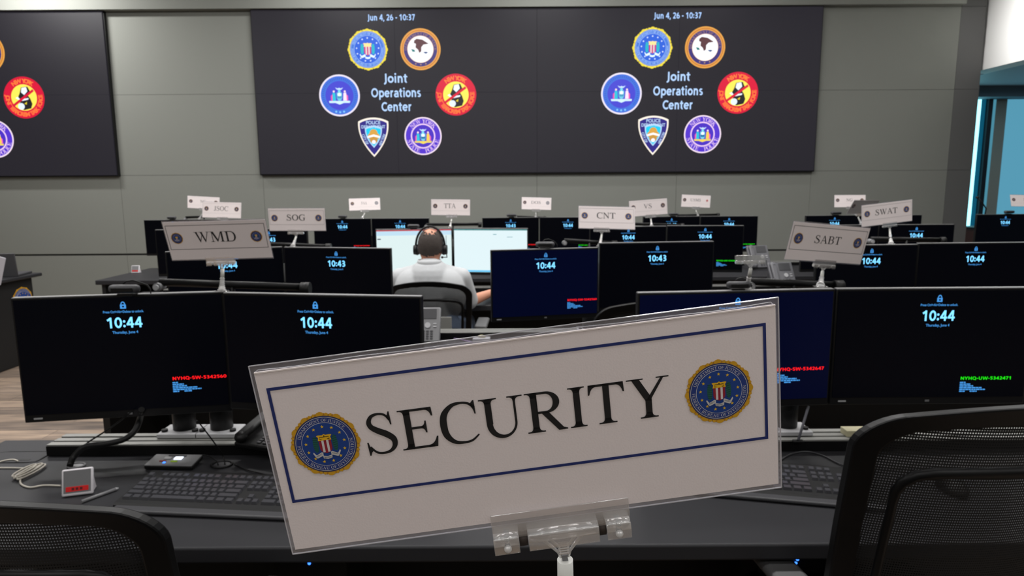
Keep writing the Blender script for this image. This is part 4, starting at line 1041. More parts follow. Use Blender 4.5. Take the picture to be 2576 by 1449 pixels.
# ------------------------------------------------------------------ office chairs
def sup(a, n=4.5):
    c, s = math.cos(a), math.sin(a)
    return (math.copysign(abs(c) ** (2 / n), c), math.copysign(abs(s) ** (2 / n), s))
def rr(t, r=.24):
    """point on a rounded square outline, t in 0..1, starting at the right side and running up"""
    t = (t % 1.0) * 4; side = int(t); q = t - side; s_ = 1 - r; A = .5 * PI * r; L = 2 * s_ + A
    d = q * L
    if d < s_: p = (1, d)
    elif d < s_ + A: a = (d - s_) / r; p = (s_ + r * math.cos(a), s_ + r * math.sin(a))
    else: p = (s_ - (d - s_ - A), 1)
    c, s2 = ((1, 0), (0, 1), (-1, 0), (0, -1))[side]
    return (p[0] * c - p[1] * s2, p[0] * s2 + p[1] * c)
def office_chair(label, x, y, rot, ztop=1.06, hw=.245, hh=.27, seat=True, arms=(-1, 1), arm_z=.665, group='black mesh-back office chairs'):
    th = thing('office_chair', label, 'chair', (x, y, 0), rot, group)
    zc = ztop - hh
    def S3(u, v, dy=0.0, h=1.0):
        X = hw * u * (1 + .06 * v)
        return Vector((X, dy + .34 * X * X * 3.2 - .07 * v - .02, zc + hh * v - (.045 * u * u if v > 0 else .0) * abs(v)))
    n = 176; mb = MB(); rings = []
    for (k, dy) in ((1.0, -.011), (1.0, .011), (.865, .009), (.865, -.009)):
        kv = 1 - (1 - k) * hw / hh
        rings.append([mb.bm.verts.new(S3(rr(i / n)[0] * k, rr(i / n)[1] * kv, dy)) for i in range(n)])
    fs = []
    for q in range(4):
        A, B = rings[q], rings[(q + 1) % 4]
        for i in range(n): fs.append(mb.bm.faces.new((A[i], A[(i + 1) % n], B[(i + 1) % n], B[i])))
    mb._tag(fs, M_BLACKM, False)
    fr = mb.build('back_frame', th)
    bv = fr.modifiers.new('bevel', 'BEVEL'); bv.width = .004; bv.segments = 2; bv.limit_method = 'ANGLE'
    mb = MB(); R_n = 14; cen = mb.bm.verts.new(S3(0, 0)); prev = None; fs = []
    for r in range(1, R_n + 1):
        k = .885 * r / R_n
        ring = [mb.bm.verts.new(S3(rr(i / n, 1 - .7 * r / R_n)[0] * k, rr(i / n, 1 - .7 * r / R_n)[1] * k)) for i in range(n)]
        for i in range(n):
            if prev: fs.append(mb.bm.faces.new((prev[i], prev[(i + 1) % n], ring[(i + 1) % n], ring[i])))
            else: fs.append(mb.bm.faces.new((cen, ring[(i + 1) % n], ring[i])))
        prev = ring
    mb._tag(fs, M_MESH, True); mb.build('back_mesh', th)
    # rear support frame: arched bar near the top and two uprights
    mb = MB(); pts = []
    for i in range(49):
        u, v = rr(-.10 + .70 * i / 48, .2); pts.append(S3(u * .80, -1 + (v + 1) * .79, -.036))
    mb.tube(pts, .0095, M_BLACKM, 10, flat=.8); mb.build('support_frame', th)
    mb = MB(); mb.tube([(0, -.03, zc - hh * .78), (0, -.02, zc - .32), (0, .06, .43), (0, .2, .41)], [.022, .028, .028, .024], M_BLACK, 12, flat=1.6, up=Vector((1, 0, 0))); mb.build('spine', th)
    mb = MB(); mb.box((0, .28, .455), (.48, .46, .075), M_BLACK, bev=.03); mb.build('seat', th)
    for s in arms:
        mb = MB(); mb.box((s * .285, .19, arm_z), (.075, .27, .028), mat('arm_pad', (92, 92, 93), .5), bev=.012)
        ar = mb.build('armrest', th)
        mb = MB(); mb.tube([(s * .285, .2, arm_z - .01), (s * .285, .2, .48), (s * .2, .22, .425)], .016, M_BLACK, 10); mb.build('arm_post', ar)
    mb = MB(); mb.cyl((0, .26, .42), (0, .26, .10), .026, M_BLACKM, 16); mb.build('gas_column', th)
    for k in range(5):
        a = 2 * PI * k / 5 + .3; d = Vector((math.cos(a), math.sin(a), 0)); c = Vector((0, .26, 0))
        mb = MB(); mb.tube([c + d * .02 + Vector((0, 0, .105)), c + d * .29 + Vector((0, 0, .075))], [.026, .016], M_BLACK, 10); lg = mb.build('base_leg', th)
        mb = MB(); mb.cyl(c + d * .29 + Vector((-d.y, d.x, 0)) * -.02 + Vector((0, 0, .029)), c + d * .29 + Vector((-d.y, d.x, 0)) * .02 + Vector((0, 0, .029)), .028, M_BLACK, 16)
        mb.cyl(c + d * .29 + Vector((0, 0, .03)), c + d * .29 + Vector((0, 0, .075)), .008, M_BLACKM, 10); mb.build('caster', lg)
    return th
office_chair('black mesh chair back cut off at the lower left corner', -.805, 1.03, math.radians(-5), 1.035)
office_chair('black mesh chair back cut off at the lower right corner', .885, 1.17, math.radians(6), 1.125, hw=.27, arms=(-1, 1))
office_chair('black chair tucked under the second-row desk, behind the SECURITY sign', .56, 2.52, math.radians(6), 1.075)
HC = aty(1083, 619, 4.14)                                      # head centre of the seated person
ct = aty(1076, 704, 3.86)
och = office_chair('black chair the seated person leans on', ct.x + .01, 3.88, math.radians(-2), ct.z, hw=.235, hh=.25, arms=(-1, 1), arm_z=.66)
cv = aty(1108, 824, 3.84); MB().box((cv.x - och.location.x - .03, -.06, cv.z - .0), (.20, .02, .135), mat('chair_cover_grey', (128, 128, 124), .7), bev=.004).build('rear_cover', och, label='grey lower rear cover')

# ------------------------------------------------------------------ the seated person
def blob(name, chains, m, voxel, parent, smooth=6, label=None):
    mb = MB()
    for ch in chains:
        if ch[0] == 'e':                                         # ellipsoid: centre, radii, rotation
            mb.ball(ch[1], ch[2], m, 24, 16, rot=ch[3] if len(ch) > 3 else None)
        else:                                                    # tapered chain of joints
            pts, rs = ch[1], ch[2]
            for k in range(len(pts)):
                mb.ball(pts[k], rs[k], m, 18, 12)
                if k: mb.cyl(pts[k - 1], pts[k], rs[k - 1], m, 18, r2=rs[k])
    o = mb.build(name)
    md = o.modifiers.new('r', 'REMESH'); md.mode = 'VOXEL'; md.voxel_size = voxel; md.use_smooth_shade = True
    s = o.modifiers.new('s', 'SMOOTH'); s.iterations = smooth; s.factor = .5
    bpy.context.view_layer.update()
    me = bpy.data.meshes.new_from_object(o.evaluated_get(bpy.context.evaluated_depsgraph_get()))
    me.name = name; old = o.data; o.modifiers.clear(); o.data = me; bpy.data.meshes.remove(old)
    o.parent = parent
    if label: o['label'] = label
    return o
px0, py0 = HC.x, HC.y - .06
man = thing('person', 'person in a white short-sleeved shirt sitting with back to the camera, facing two bright screens', 'person', (px0, py0, 0))
hz = HC.z
V = Vector
hc = V((0, .06, hz))
sh_z = hz - .165
RS, LS = V((.185, .035, sh_z - .03)), V((-.185, .035, sh_z - .03))
RE, LE = V((.228, .10, .775)), V((-.27, .15, .765))
RW, LW = V((.352, .33, .790)), V((-.19, .40, .765))
def hand(wrist, d, side):
    """palm, four unequal bent fingers and a thumb leaving the side of the palm"""
    out = []; d = d.normalized(); s = V((d.y, -d.x, 0)) * side; up = V((0, 0, 1))
    pal = wrist + d * .045
    out.append(('c', [wrist, wrist + d * .03 + s * .008, wrist + d * .075 + s * .02], [.024, .026, .018]))
    out.append(('c', [wrist, wrist + d * .03 - s * .008, wrist + d * .075 - s * .022], [.024, .025, .017]))
    for k, (o, L) in enumerate(((.030, .070), (.011, .080), (-.010, .075), (-.030, .058))):
        b = wrist + d * .08 + s * o
        out.append(('c', [b, b + d * L * .5 + up * .006, b + d * L * .82 - up * .008, b + d * L * .98 - up * .020], [.0095, .0088, .0080, .0072]))
    t = wrist + d * .025 + s * .026
    out.append(('c', [t, t + s * .022 + d * .028 - up * .004, t + s * .026 + d * .055 - up * .012], [.012, .0100, .0085]))
    return out
body = [('e', hc, (.074, .092, .108)), ('e', hc + V((0, .03, -.055)), (.058, .066, .062)), ('e', hc + V((0, .098, -.02)), (.012, .018, .022)),
        ('e', hc + V((0, .082, -.062)), (.024, .012, .010)), ('e', hc + V((.077, .005, -.02)), (.008, .018, .030)), ('e', hc + V((-.077, .005, -.02)), (.008, .018, .030)),
        ('c', [hc + V((0, -.02, -.07)), hc + V((0, -.035, -.17))], [.055, .062]),
        ('c', [V((0, .0, sh_z - .03)), V((0, -.01, .80)), V((0, -.02, .60))], [.11, .125, .13]),
        ('c', [LS, V((0, 0, sh_z)), RS], [.05, .07, .05]),
        ('c', [RS, RE, RW], [.045, .040, .026]), ('c', [LS, LE, LW], [.045, .040, .026]),
        ('c', [V((-.09, .0, .56)), V((-.13, .36, .57)), V((-.13, .34, .13))], [.075, .06, .042]), ('c', [V((.09, .0, .56)), V((.15, .36, .57)), V((.15, .32, .13))], [.075, .06, .042])]
body += hand(RW, V((.35, 1, -.12)), -1) + hand(LW, V((.2, 1, -.1)), 1)
blob('body', body, M_SKIN, .0045, man, 5)
blob('shirt', [('c', [V((0, .0, sh_z - .035)), V((0, -.015, .80)), V((0, -.02, .62))], [.135, .148, .150]), ('c', [LS, V((0, -.01, sh_z - .005)), RS], [.062, .088, .062]),
               ('c', [V((-.07, -.01, sh_z + .01)), V((0, -.03, sh_z + .03)), V((.07, -.01, sh_z + .01))], [.05, .062, .05]),
               ('e', V((.10, -.02, sh_z - .12)), (.12, .11, .16)), ('e', V((-.10, -.02, sh_z - .12)), (.12, .11, .16)),
               ('c', [RS, (RS + RE) / 2, RE + V((-.002, -.005, .010))], [.064, .062, .060]), ('c', [LS, (LS + LE) / 2, LE], [.064, .063, .062])], M_SHIRT, .007, man, 4)
mb = MB()
mb.grid(lambda u, v: V((.071 * math.sin(PI * (2 * u - 1) * .9) * (1 + .12 * (1 - v)), -.034 + .02 - .070 * math.cos(PI * (2 * u - 1) * .9) * (1 + .10 * (1 - v)), sh_z + .045 + .045 * v)), 28, 3, M_SHIRT)
co = mb.build('collar', man); md = co.modifiers.new('t', 'SOLIDIFY'); md.thickness = .004
blob('trousers', [('c', [V((-.09, -.02, .57)), V((-.13, .38, .58)), V((-.13, .35, .14))], [.105, .082, .06]), ('c', [V((.09, -.02, .57)), V((.17, .38, .58)), V((.17, .33, .14))], [.105, .082, .06]), ('c', [V((-.06, -.04, .62)), V((.06, -.04, .62))], [.14, .14])], M_JEANS, .009, man, 4)
for s in (-1, 1): blob('shoe', [('c', [V((s * .15, .31, .055)), V((s * .15, .50, .04))], [.045, .036])], M_SHOE, .008, man, 3)
# hair: a shell over the back and sides, thinning at the crown
mb = MB(); q = bmesh.ops.create_icosphere(mb.bm, subdivisions=5, radius=1.0)
rnd = random.Random(3)
bad = []
for f in mb.bm.faces:
    c = f.calc_center_median(); c.normalize()
    j = .06 * math.sin(c.x * 23) * math.sin(c.y * 19 + 2) + .04 * math.sin(c.z * 37 + c.x * 11)
    face = c.y > .42 + j and c.z < .62
    low = c.z < -.52 + (c.y + 1) * .34 + j
    crown = (c.z > .70 + j * 2.2 and abs(c.x - .06) < .52 + j and c.y > -.72)
    ear = abs(c.x) > .93 and -.5 < c.z < .02
    if face or low or crown or ear: bad.append(f)
bmesh.ops.delete(mb.bm, geom=bad, context='FACES')
for v in mb.bm.verts:
    n_ = 1 + rnd.uniform(-.008, .012); v.co = Vector((v.co.x * .0785 * n_, v.co.y * .0970 * n_, v.co.z * .1125 * n_)) + hc
mb._tag(mb.bm.faces, M_HAIR, True)
hr = mb.build('hair', man); md = hr.modifiers.new('t', 'SOLIDIFY'); md.thickness = .004; md.offset = -1
for s in (-1, 1):
    mb = MB(); mb.ball(hc + V((s * .028, .083, .012)), (.011, .009, .007), mat('eye_white', (230, 228, 224), .3), 14, 10); mb.build('eye', man)
hs = thing('headset', 'black over-ear headset worn by the seated person', 'headset', (px0, py0 + .06, hz))
mb = MB(); pts = [(.088 * math.cos(a), -.012, .0 + .121 * math.sin(a)) for a in [PI * k / 28 for k in range(29)]]
mb.tube(pts, .0065, M_BLACK, 10, flat=1.0, up=V((0, 1, 0))); mb.build('headband', hs)
for s in (-1, 1):
    mb = MB(); mb.cyl((s * .078, -.005, -.022), (s * .103, -.005, -.022), .034, M_BLACK, 24, r2=.028); mb.cyl((s * .070, -.005, -.022), (s * .080, -.005, -.022), .030, M_DGREY, 24); mb.build('ear_cup', hs)
mb = MB(); mb.tube([(.096, .01, -.045), (.095, .05, -.075), (.06, .10, -.080)], .003, M_BLACK, 8); mb.ball((.06, .10, -.080), .008, M_BLACK, 12, 8); mb.build('microphone_boom', hs)
ph = V((px0, py0, 0)) + RW + V((.02, .10, .0))
wp = thing('drinking_cup', 'small pale cup by the right hand of the seated person', 'cup', (ph.x + .02, ph.y + .06, .731))
mb = MB(); mb.cyl((0, 0, 0), (0, 0, .11), .026, mat('cup_lilac', (176, 168, 196), .4), 20, r2=.032); mb.build('cup_body', wp)
mb = MB(); mb.cyl((0, 0, .11), (0, 0, .118), .034, M_WPL, 20); mb.build('cup_lid', wp)

# ------------------------------------------------------------------ keyboards
def keyboard(label, corner_bl, yaw):
    th = thing('keyboard', label, 'keyboard', (corner_bl[0], corner_bl[1], .7305), yaw, 'black full-size keyboards on the front desk')
    mb = MB(); poly = [(0, .0), (.160, .0), (.160, .028), (.150, .031), (0.006, .014), (0, .010)]
    mb.prism([(a, b) for a, b in poly], 0, .455, M_BLACK, plane='YZ'); mb.build('base', th)
    mb = MB(); mb.box((.2275, -.012, .006), (.44, .028, .010), M_DGREY, bev=.004); mb.build('palm_lip', th)
    U = .0188; cache = {}
    def key(x, y, wu, hu=1.0, name='key'):
        k = (wu, hu)
        W = wu * U - .0022; D = hu * U - .0022
        if k not in cache:
            mb = MB(); b = [mb.bm.verts.new((sx * W / 2, sy * D / 2, 0)) for sx, sy in ((-1, -1), (1, -1), (1, 1), (-1, 1))]
            t = [mb.bm.verts.new((sx * (W / 2 - .0024), sy * (D / 2 - .0022) + .0008, .0085)) for sx, sy in ((-1, -1), (1, -1), (1, 1), (-1, 1))]
            fs = [mb.bm.faces.new(t)] + [mb.bm.faces.new((b[i], b[(i + 1) % 4], t[(i + 1) % 4], t[i])) for i in range(4)]
            mb._tag(fs, M_KEY); o = mb.build('key', th); cache[k] = o.data
        else: o = link('key', cache[k], th)
        yy = .018 + (y + hu / 2) * U * 1.0
        o.location = (.008 + (x + wu / 2) * U, yy, .0145 + (yy - .006) * .118 - .0025); o.rotation_euler = (math.atan(.118), 0, 0)
        return o
    rows = [(0, [1.25, 1.25, 1.25, 6.25, 1.25, 1.25, 1.25, 1.25]), (1, [2.25] + [1] * 10 + [2.75]), (2, [1.75] + [1] * 11 + [2.25]), (3, [1.5] + [1] * 12 + [1.5]), (4, [1] * 13 + [2])]
    n = 0
    for r, ws in rows:
        x = 0
        for w_ in ws: key(x, r, w_); x += w_; n += 1
    for x in [0, 2, 3, 4, 5, 6.5, 7.5, 8.5, 9.5, 11, 12, 13, 14]: key(x, 5.3, 1); n += 1
    for c_ in range(3):
        key(15.3 + c_, 5.3, 1); key(15.3 + c_, 4, 1); key(15.3 + c_, 3, 1); key(15.3 + c_, 0, 1)
    key(16.3, 1, 1)
    extra = []
    for r, ws in ((4, [1, 1, 1, 1]), (3, [1, 1, 1]), (2, [1, 1, 1]), (1, [1, 1, 1]), (0, [2, 1])):
        x = 18.6
        for w_ in ws: key(x, r, w_); x += w_
    return th
kb = keyboard('black keyboard at left, half covered by the left end of the SECURITY sign', (-.960, 1.525), math.radians(-5.6))
keyboard('black keyboard at right, between the SECURITY sign and the chair back', (.445, 1.600), math.radians(-12.5))

# ------------------------------------------------------------------ small white tabletop readers
def reader(label, p, yaw, cable_pts=None, s=1.0):
    th = thing('card_reader', label, 'device', p, yaw, 'white devices with a red strip'); th.scale = (s, s, s)
    tilt = Matrix.Rotation(math.radians(-18), 4, 'X')
    mb = MB(); mb.box((0, 0, .034), (.070, .010, .066), M_WPL, bev=.004); mb.xform(Matrix.Translation((0, 0, 0)) @ tilt)
    mb.prism([(.006, .001), (.046, .001), (.042, .006), (.026, .050), (.018, .052)], -.030, .030, M_WPL, plane='YZ'); mb.build('housing', th)
    mb = MB(); mb.box((0, -.0053, .036), (.060, .001, .055), M_GREYP); mb.xform(tilt); fp = mb.build('face_panel', th)
    mb = MB(); mb.box((0, -.0061, .018), (.050, .001, .012), M_REDST, bev=.0004); mb.xform(tilt); ls = mb.build('red_strip', fp)
    F = Flat(step=.0002, base=.0068)
    for k in range(3): F.poly(rect(-.012 + k * .009, .015, -.006 + k * .009, .021), (90, 10, 14), 0)
    F.mb.xform(tilt); F.build('dark_mark', ls)
    return th
d1 = atz(196, 1247, .7305)
reader('white device with red strip beside the left keyboard', (d1.x, d1.y, .7305), math.radians(17))
d2 = atz(340, 687, .7305)
reader('tiny white device with red strip on the far left desk', (d2.x, min(d2.y, 6.4), .7305), 0, s=1.05)
d3 = atz(1988, 682, .7305)
reader('tiny white device side-on on the far desk beside the grey phones', (d3.x, min(6.3, d3.y), .7305), math.radians(55))

def cable(name, label, pts_px, m, r=.0022, z=.733, cat='cable', lifts=None):
    P3 = [atz(a, b, z) for a, b in pts_px]
    if lifts:
        P3 = [atz(a, b, z + l) for (a, b), l in zip(pts_px, lifts)]
    out = []
    for k in range(len(P3) - 1):
        p0, p1, p2, p3 = P3[max(k - 1, 0)], P3[k], P3[k + 1], P3[min(k + 2, len(P3) - 1)]
        for s in range(6):
            t = s / 6; out.append(.5 * ((2 * p1) + (p2 - p0) * t + (2 * p0 - 5 * p1 + 4 * p2 - p3) * t * t + (3 * p1 - p0 - 3 * p2 + p3) * t ** 3))
    out.append(P3[-1])
    o = MB().tube(out, r, m, 8).build(name); return tag(o, label, cat)
cable('white_cable', 'cream cable running from the white device to the bundle', [(153, 1222), (110, 1221), (75, 1226), (52, 1216), (58, 1196), (85, 1180), (100, 1170)], M_CABLE, .0024)
cable('white_cable', 'white cable leaving the frame at the left edge of the desk', [(-30, 1177), (30, 1177), (62, 1178)], M_CABLE, .0022)
cable('white_cable', 'white cable looped around the hatch at the left desk end', [(-30, 1172), (5, 1160), (32, 1156), (46, 1160)], M_CABLE, .0020)
bz = atz(66, 1186, .7305)
cb = thing('cable_bundle', 'coiled bundle of cream cable at the left end of the desk', 'cable', (bz.x, bz.y, .7305))
for k in range(4):
    o_ = (k - 1.5) * .0065
    a_, b_ = atz(36, 1206, .736) - bz, atz(104, 1168, .736) - bz; n_ = V((-(b_ - a_).y, (b_ - a_).x, 0)).normalized()
    pts = []
    for q in range(25):
        t = 2 * PI * q / 24; c_ = (a_ + b_) / 2; h_ = (b_ - a_) / 2
        pts.append(V((c_.x + h_.x * math.cos(t) * (1 - .06 * k) + n_.x * (.012 * math.sin(t) + o_), c_.y + h_.y * math.cos(t) * (1 - .06 * k) + n_.y * (.012 * math.sin(t) + o_), .004 + .0035 * (k % 2) + .002)))
    MB().tube(pts[:-1], .0024, M_CABLE, 8, closed=True).build('cable_loop', cb)
cable('black_cable', 'thick black cable sleeve rising from the desk hole to the left monitor', [(176, 1172), (185, 1150), (215, 1124), (262, 1117), (310, 1106), (338, 1085), (352, 1055), (356, 1030)], M_BLACK, .0085, lifts=[.004, .02, .045, .05, .055, .07, .10, .14])
cable('black_cable', 'thin black cable from the left monitor down to the desk hole', [(190, 1150), (215, 1118), (260, 1088), (300, 1060), (330, 1036)], M_BLACK, .0022, lifts=[.02, .05, .08, .11, .14])
cable('black_cable', 'thin black cable looping over the grey key pad', [(455, 1157), (480, 1146), (520, 1146), (543, 1158), (549, 1170)], M_BLACK, .0018, lifts=[.002, .012, .014, .008, 0])
cable('black_cable', 'thin black cable dropping beside the monitor pole to the desk hole', [(495, 1058), (510, 1075), (540, 1115), (560, 1145), (566, 1168)], M_BLACK, .0018, lifts=[.16, .13, .07, .02, 0])
cable('black_cable', 'thin black keyboard cable running right towards the SECURITY sign', [(590, 1168), (620, 1182), (660, 1192), (710, 1206), (760, 1215)], M_BLACK, .0018)
cable('black_cable', 'black mouse cable curved on the desk by the right keyboard', [(1960, 1160), (1990, 1142), (2030, 1136), (2070, 1146), (2110, 1166), (2150, 1180)], M_DGREY, .0022)
for px_, py_, lab, rr in ((192, 1173, 'translucent grey grommet under the thick cable sleeve', .022), (558, 1170, 'dark oval desk grommet where the thin cables meet', .028)):
    g = atz(px_, py_, .7305); t_ = thing('desk_grommet', lab, 'grommet', (g.x, g.y, .7305))
    mb = MB(); mb.tube([(rr * math.cos(a), rr * .8 * math.sin(a), .002) for a in [2 * PI * k / 28 for k in range(28)]], .0028, M_BLACK if rr > .025 else M_GREYP, 8, closed=True); mb.build('rim', t_)
    mb = MB(); mb.cyl((0, 0, 0), (0, 0, .0015), rr * .78, M_DGREY if rr > .025 else M_LGREY, 24); mb.build('cap', t_)
# hatch in the desk top at the far left
hx = atz(45, 1150, .7305); t_ = thing('desk_hatch', 'rounded cable hatch set in the left end of the desk', 'hatch', (hx.x, hx.y, .7302), 0)
mb = MB(); mb.box((0, 0, .0006), (.15, .075, .0012), M_DESK, bev=.0005); mb.build('lid', t_)
mb = MB(); mb.tube([(.079 * sup(2 * PI * k / 40, 5)[0], .040 * sup(2 * PI * k / 40, 5)[1], .0008) for k in range(40)], .0011, M_BLACK, 6, closed=True); mb.build('gap_line', t_)
mb = MB(); mb.box((0, -.022, .0014), (.10, .010, .0006), M_BLACK); mb.build('slot', t_)
a_, b_ = atz(205, 1262, .7345), atz(298, 1228, .7345)
st = thing('stylus', 'slim grey pen lying between the white device and the keyboard', 'pen', ((a_ + b_) / 2))
mb = MB(); mb.cyl(a_ - (a_ + b_) / 2, (b_ - a_) * .42, .0042, M_GREYP, 12); mb.build('barrel', st)
mb = MB(); mb.cyl((b_ - a_) * .42, (b_ - a_) * .5, .0042, M_LGREY, 12, r2=.0015); mb.build('tip', st)
kp = atz(439, 1171, .7305)
t_ = thing('control_pad', 'flat grey key pad with glowing buttons behind the left keyboard', 'control pad', (kp.x, kp.y, .7305), math.radians(-3))
mb = MB(); mb.box((0, 0, .010), (.135, .062, .012), M_BLACK, bev=.003); mb.box((0, 0, .0165), (.132, .060, .002), M_GREYP, bev=.0006); mb.xform(Matrix.Rotation(.12, 4, 'X')); mb.build('housing', t_)
for nm, x_, y_, sx, sy, m_ in (('white_button', -.020, .008, .020, .012, M_LGREY), ('lit_button', .010, .008, .022, .014, emat('lit_white', (225, 235, 255), 2.2)), ('red_label', -.026, -.008, .018, .006, mat('label_red', (130, 30, 34), .5)), ('green_label', .006, -.009, .018, .006, emat('lit_lime', (120, 150, 20), .7)), ('status_light', -.018, -.016, .007, .006, emat('lit_led_blue', (60, 130, 255), 2.5)), ('display_window', .0, .022, .05, .006, M_DGREY)):
    mb = MB(); mb.box((x_, y_, .0186), (sx, sy, .0022), m_, bev=.0008); mb.xform(Matrix.Rotation(.12, 4, 'X')); mb.build(nm, t_)

# ------------------------------------------------------------------ desk phones
def phone(label, p, yaw, tilt=55, body=None, s=1.0, dark=False):
    th = thing('desk_phone', label, 'phone', p, yaw, 'desk phones'); th.scale = (s, s, s)
    T = Matrix.Translation((0, 0, .016)) @ Matrix.Rotation(math.radians(tilt), 4, 'X')
    m = body or M_GREYP
    mb = MB(); mb.box((0, .09, -.010), (.17, .18, .020), m, bev=.006); mb.xform(T)
    hgt = .17 * math.sin(math.radians(tilt)); dep = .17 * math.cos(math.radians(tilt))
    mb.prism([(.01, .0), (dep + .07, .0), (dep + .05, .012), (dep + .005, hgt * .92), (dep - .02, hgt * .80)], -.07, .07, M_DGREY, plane='YZ'); mb.build('body', th)
    mb = MB(); mb.box((.025, .145, .0012), (.080, .052, .003), M_DGREY, bev=.001); mb.xform(T); mb.build('display', th)
    mb = MB(); mb.cyl((.022, .085, 0), (.022, .085, .005), .0145, M_LGREY if not dark else M_GREYP, 24); mb.xform(T); mb.build('navigation_button', th)
    ky = None
    for r in range(4):
        for c_ in range(3):
            if ky is None:
                mb = MB(); mb.box((0, 0, .002), (.013, .008, .003), M_DGREY, bev=.0008); k_ = mb.build('phone_key', th); ky = k_.data
            else: k_ = link('phone_key', ky, th)
            k_.matrix_local = T @ Matrix.Translation((.002 + c_ * .020, .055 - r * .0125, 0))
    for r in range(2):
        mb = MB(); mb.box((.058, .092 - r * .014, .002), (.016, .007, .003), M_LGREY, bev=.001); mb.xform(T); mb.build('soft_key', th)
    mb = MB(); mb.box((-.062, .085, .018), (.038, .165, .020), m, bev=.009); mb.ball((-.062, .155, .014), (.021, .021, .016), m, 16, 10); mb.ball((-.062, .015, .014), (.021, .021, .016), m, 16, 10); mb.xform(T); mb.build('handset', th)
    return th
p_ = atz(1066, 868, .7305); phone('grey desk phone standing right of the front-row monitor pair', (p_.x - .005, p_.y, .7305), 0, 62, s=.98)
p_ = atz(1952, 690, .7305); phone('grey desk phone on the far desk left of the SABT sign', (p_.x, 6.05, .7305), math.radians(12), 62, s=1.22, body=mat('phone_grey', (98, 98, 102), .5))
p_ = aty(1972, 716, 4.90); phone('grey desk phone on the third desk right of the empty clip', (p_.x, 4.86, .7305), math.radians(10), 60, s=1.12, body=mat('phone_grey', (98, 98, 102), .5))
p_ = atz(662, 1140, .7305); phone('dark low desk phone half behind the left end of the SECURITY sign', (-.72, 1.80, .764), math.radians(-20), 14, body=M_BLACK, s=.9, dark=True)

# ------------------------------------------------------------------ other small things
mo = atz(2090, 1165, .7305)
t_ = thing('computer_mouse', 'black computer mouse behind the chair mesh at lower right', 'mouse', (1.10, 1.60, .7305), math.radians(-10))
mb = MB(); mb.ball((0, 0, .008), (.032, .056, .026), M_BLACK, 24, 14)
for v in mb.bm.verts: v.co.z = max(v.co.z, 0)
mb.build('shell', t_); mb = MB(); mb.cyl((-.003, .03, .030), (.003, .03, .030), .007, M_DGREY, 14); mb.build('scroll_wheel', t_)
a_, b_ = atz(2008, 1108, .768), aty(2034, 1022, 1.88)
t_ = thing('stand_strut', 'thin grey slanted support under the right front-row monitors', 'strut', a_)
mb = MB(); mb.tube([V((0, 0, 0)), b_ - a_], .0095, mat('strut_grey', (110, 110, 118), .45), 4, flat=.4); mb.build('bar', t_); mb = MB(); mb.box((0, 0, -.002), (.03, .016, .006), M_BLACK, bev=.002); mb.build('foot', t_)
n_ = atz(2150, 1090, .768); t_ = thing('sticky_note_block', 'small cream block lying behind the rail at right', 'note block', (n_.x, n_.y, .7645))
mb = MB(); mb.box((0, 0, .009), (.066, .04, .018), mat('note_cream', (176, 170, 140), .8), bev=.001); mb.build('pad', t_)
for px_, yy, lab in ((777, 1.62, 'black computer case under the desk with a single blue light'), (2003, 1.62, 'black computer case under the right of the desk with two blue lights')):
    c_ = aty(px_, 1418, yy); t_ = thing('computer_case', lab, 'computer', (c_.x, yy + .10, 0))
    mb = MB(); mb.box((0, .0, .29), (.19, .19, .56), M_DESKD, bev=.006); mb.build('case', t_)
    for k in range(1 if px_ < 1000 else 2):
        mb = MB(); mb.ball((.004 * k, -.097, c_.z + .010 * k), (.0042, .003, .0052 if px_ < 1000 else .0035), emat('lit_led_blue', (60, 130, 255), 2.5), 12, 8); mb.build('power_light', t_)
    mb = MB(); mb.box((0, 0, .005), (.2, .2, .01), M_BLACK); mb.build('foot_plate', t_)
# side table with the seal at far left
px1 = -4.17
t_ = thing('seal_lectern', 'low black console with a gold and blue seal on its side, at the left edge', 'lectern', (px1 - .5, 5.55, 0))
ya, yb = 4.95, 5.93
mb = MB(); mb.box((-.02, (ya + yb) / 2 - 5.55, .365), (.96, yb - ya - .10, .73), M_DESKD, bev=.01); mb.build('cabinet', t_)
mb = MB(); mb.box((0, (ya + yb) / 2 - 5.55, .748), (1.04, yb - ya, .030), M_DESK, bev=.008); mb.build('top', t_)
c_ = atx(70, 757, px1 + .003)
F = Flat(step=.0008, base=.0); bureau_seal(F, 0, 0, .125, True, False)
F.mb.xform(Matrix.Translation((.5 - .038, c_.y - 5.55, c_.z)) @ Matrix.Rotation(math.radians(90), 4, 'Z')); F.build('seal', t_)
c_ = aty(30, 676, 5.65); t_ = thing('laptop', 'dark grey open laptop back on the low black console at left', 'laptop', (min(c_.x, -4.35), 5.62, .764), math.radians(12))
mb = MB(); mb.box((0, .0, .10), (.38, .012, .20), M_DGREY, bev=.004); mb.xform(Matrix.Rotation(.12, 4, 'X')); mb.build('lid', t_)
mb = MB(); mb.box((0, .12, .009), (.38, .25, .018), M_DGREY, bev=.004); mb.build('keyboard_deck', t_)
c_ = aty(-8, 668, 5.3); t_ = thing('document_tray', 'pale folded paper sheet cut off by the left edge', 'paper', (c_.x, 5.25, .764))
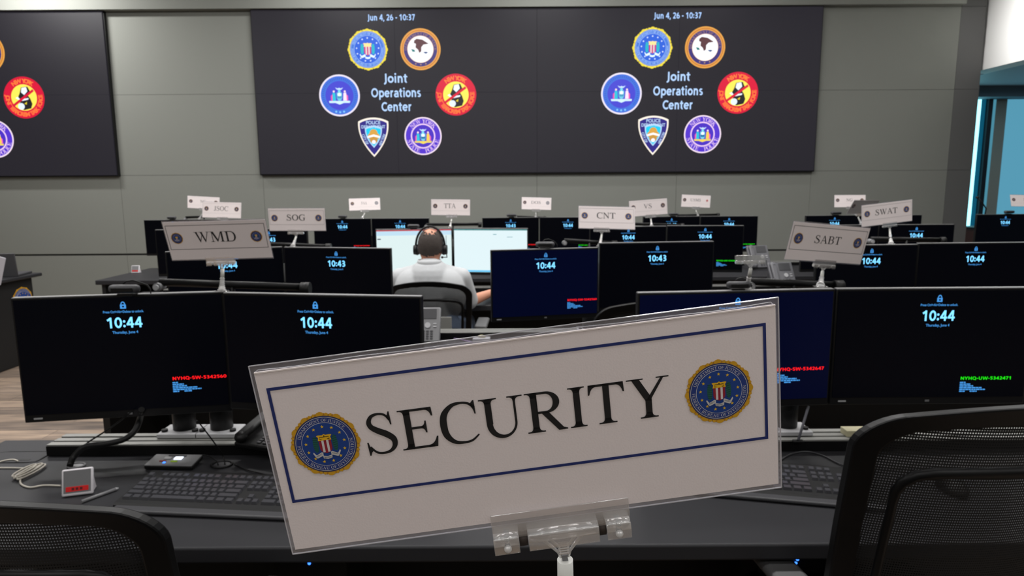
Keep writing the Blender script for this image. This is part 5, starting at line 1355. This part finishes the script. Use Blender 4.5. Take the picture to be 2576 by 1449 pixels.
mb = MB(); mb.box((0, 0, .11), (.10, .01, .22), mat('paper_grey', (190, 188, 196), .7)); mb.xform(Matrix.Rotation(.3, 4, 'Y')); mb.build('sheet', t_)
c_ = atz(1213, 856, .7305); t_ = thing('tissue_box', 'small pale box on the second-row desk just above the SECURITY sign edge', 'box', (c_.x, c_.y - .06, .7305))
mb = MB(); mb.box((0, 0, .014), (.085, .05, .026), M_LGREY, bev=.003); mb.build('carton', t_); mb = MB(); mb.ball((.0, .01, .030), (.02, .012, .008), mat('note_cream', (176, 170, 140), .8), 12, 8); mb.build('lid_knob', t_)
cable('lilac_cable', 'lilac cable on the second-row desk beside the phone', [(1100, 850), (1140, 851), (1175, 858), (1210, 868)], mat('cable_lilac', (140, 118, 160), .5), .003, z=.734)
# window bay: gooseneck microphone and a wooden side cabinet
c_ = aty(2496, 543, 6.3); t_ = thing('gooseneck_microphone', 'thin black gooseneck microphone above the window-bay monitor', 'microphone', (c_.x, 6.33, .7305))
q_ = [aty(2494, 545, 6.3), aty(2492, 525, 6.3), aty(2482, 510, 6.3), aty(2470, 497, 6.3)]
mb = MB(); mb.tube([V((0, .06, .0)), V((0, .06, .3))] + [V((v_.x - c_.x, .06 if k == 0 else v_.y - 6.33 + .06, v_.z - .7305)) for k, v_ in enumerate(q_)], .006, M_BLACK, 10); mb.build('gooseneck', t_)
e_ = q_[-1]; mb = MB(); mb.ball((e_.x - c_.x, e_.y - 6.27, e_.z - .7305), (.016, .012, .012), M_BLACK, 14, 10); mb.build('capsule', t_)
mb = MB(); mb.cyl((0, .06, 0), (0, .06, .012), .05, M_BLACK, 24); mb.build('base', t_)
c_ = aty(2446, 575, 8.7); t_ = thing('side_cabinet', 'reddish wooden cabinet in the window bay below the bright slit', 'cabinet', (c_.x + .25, 8.75, 0))
mb = MB(); mb.box((0, 0, c_.z / 2), (.55, .4, c_.z), mat('wood_red', (92, 44, 30), .6, noise=.2, nscale=12)); mb.build('carcass', t_); mb = MB(); mb.box((0, 0, c_.z + .01), (.6, .44, .02), M_BLACK); mb.build('top', t_)
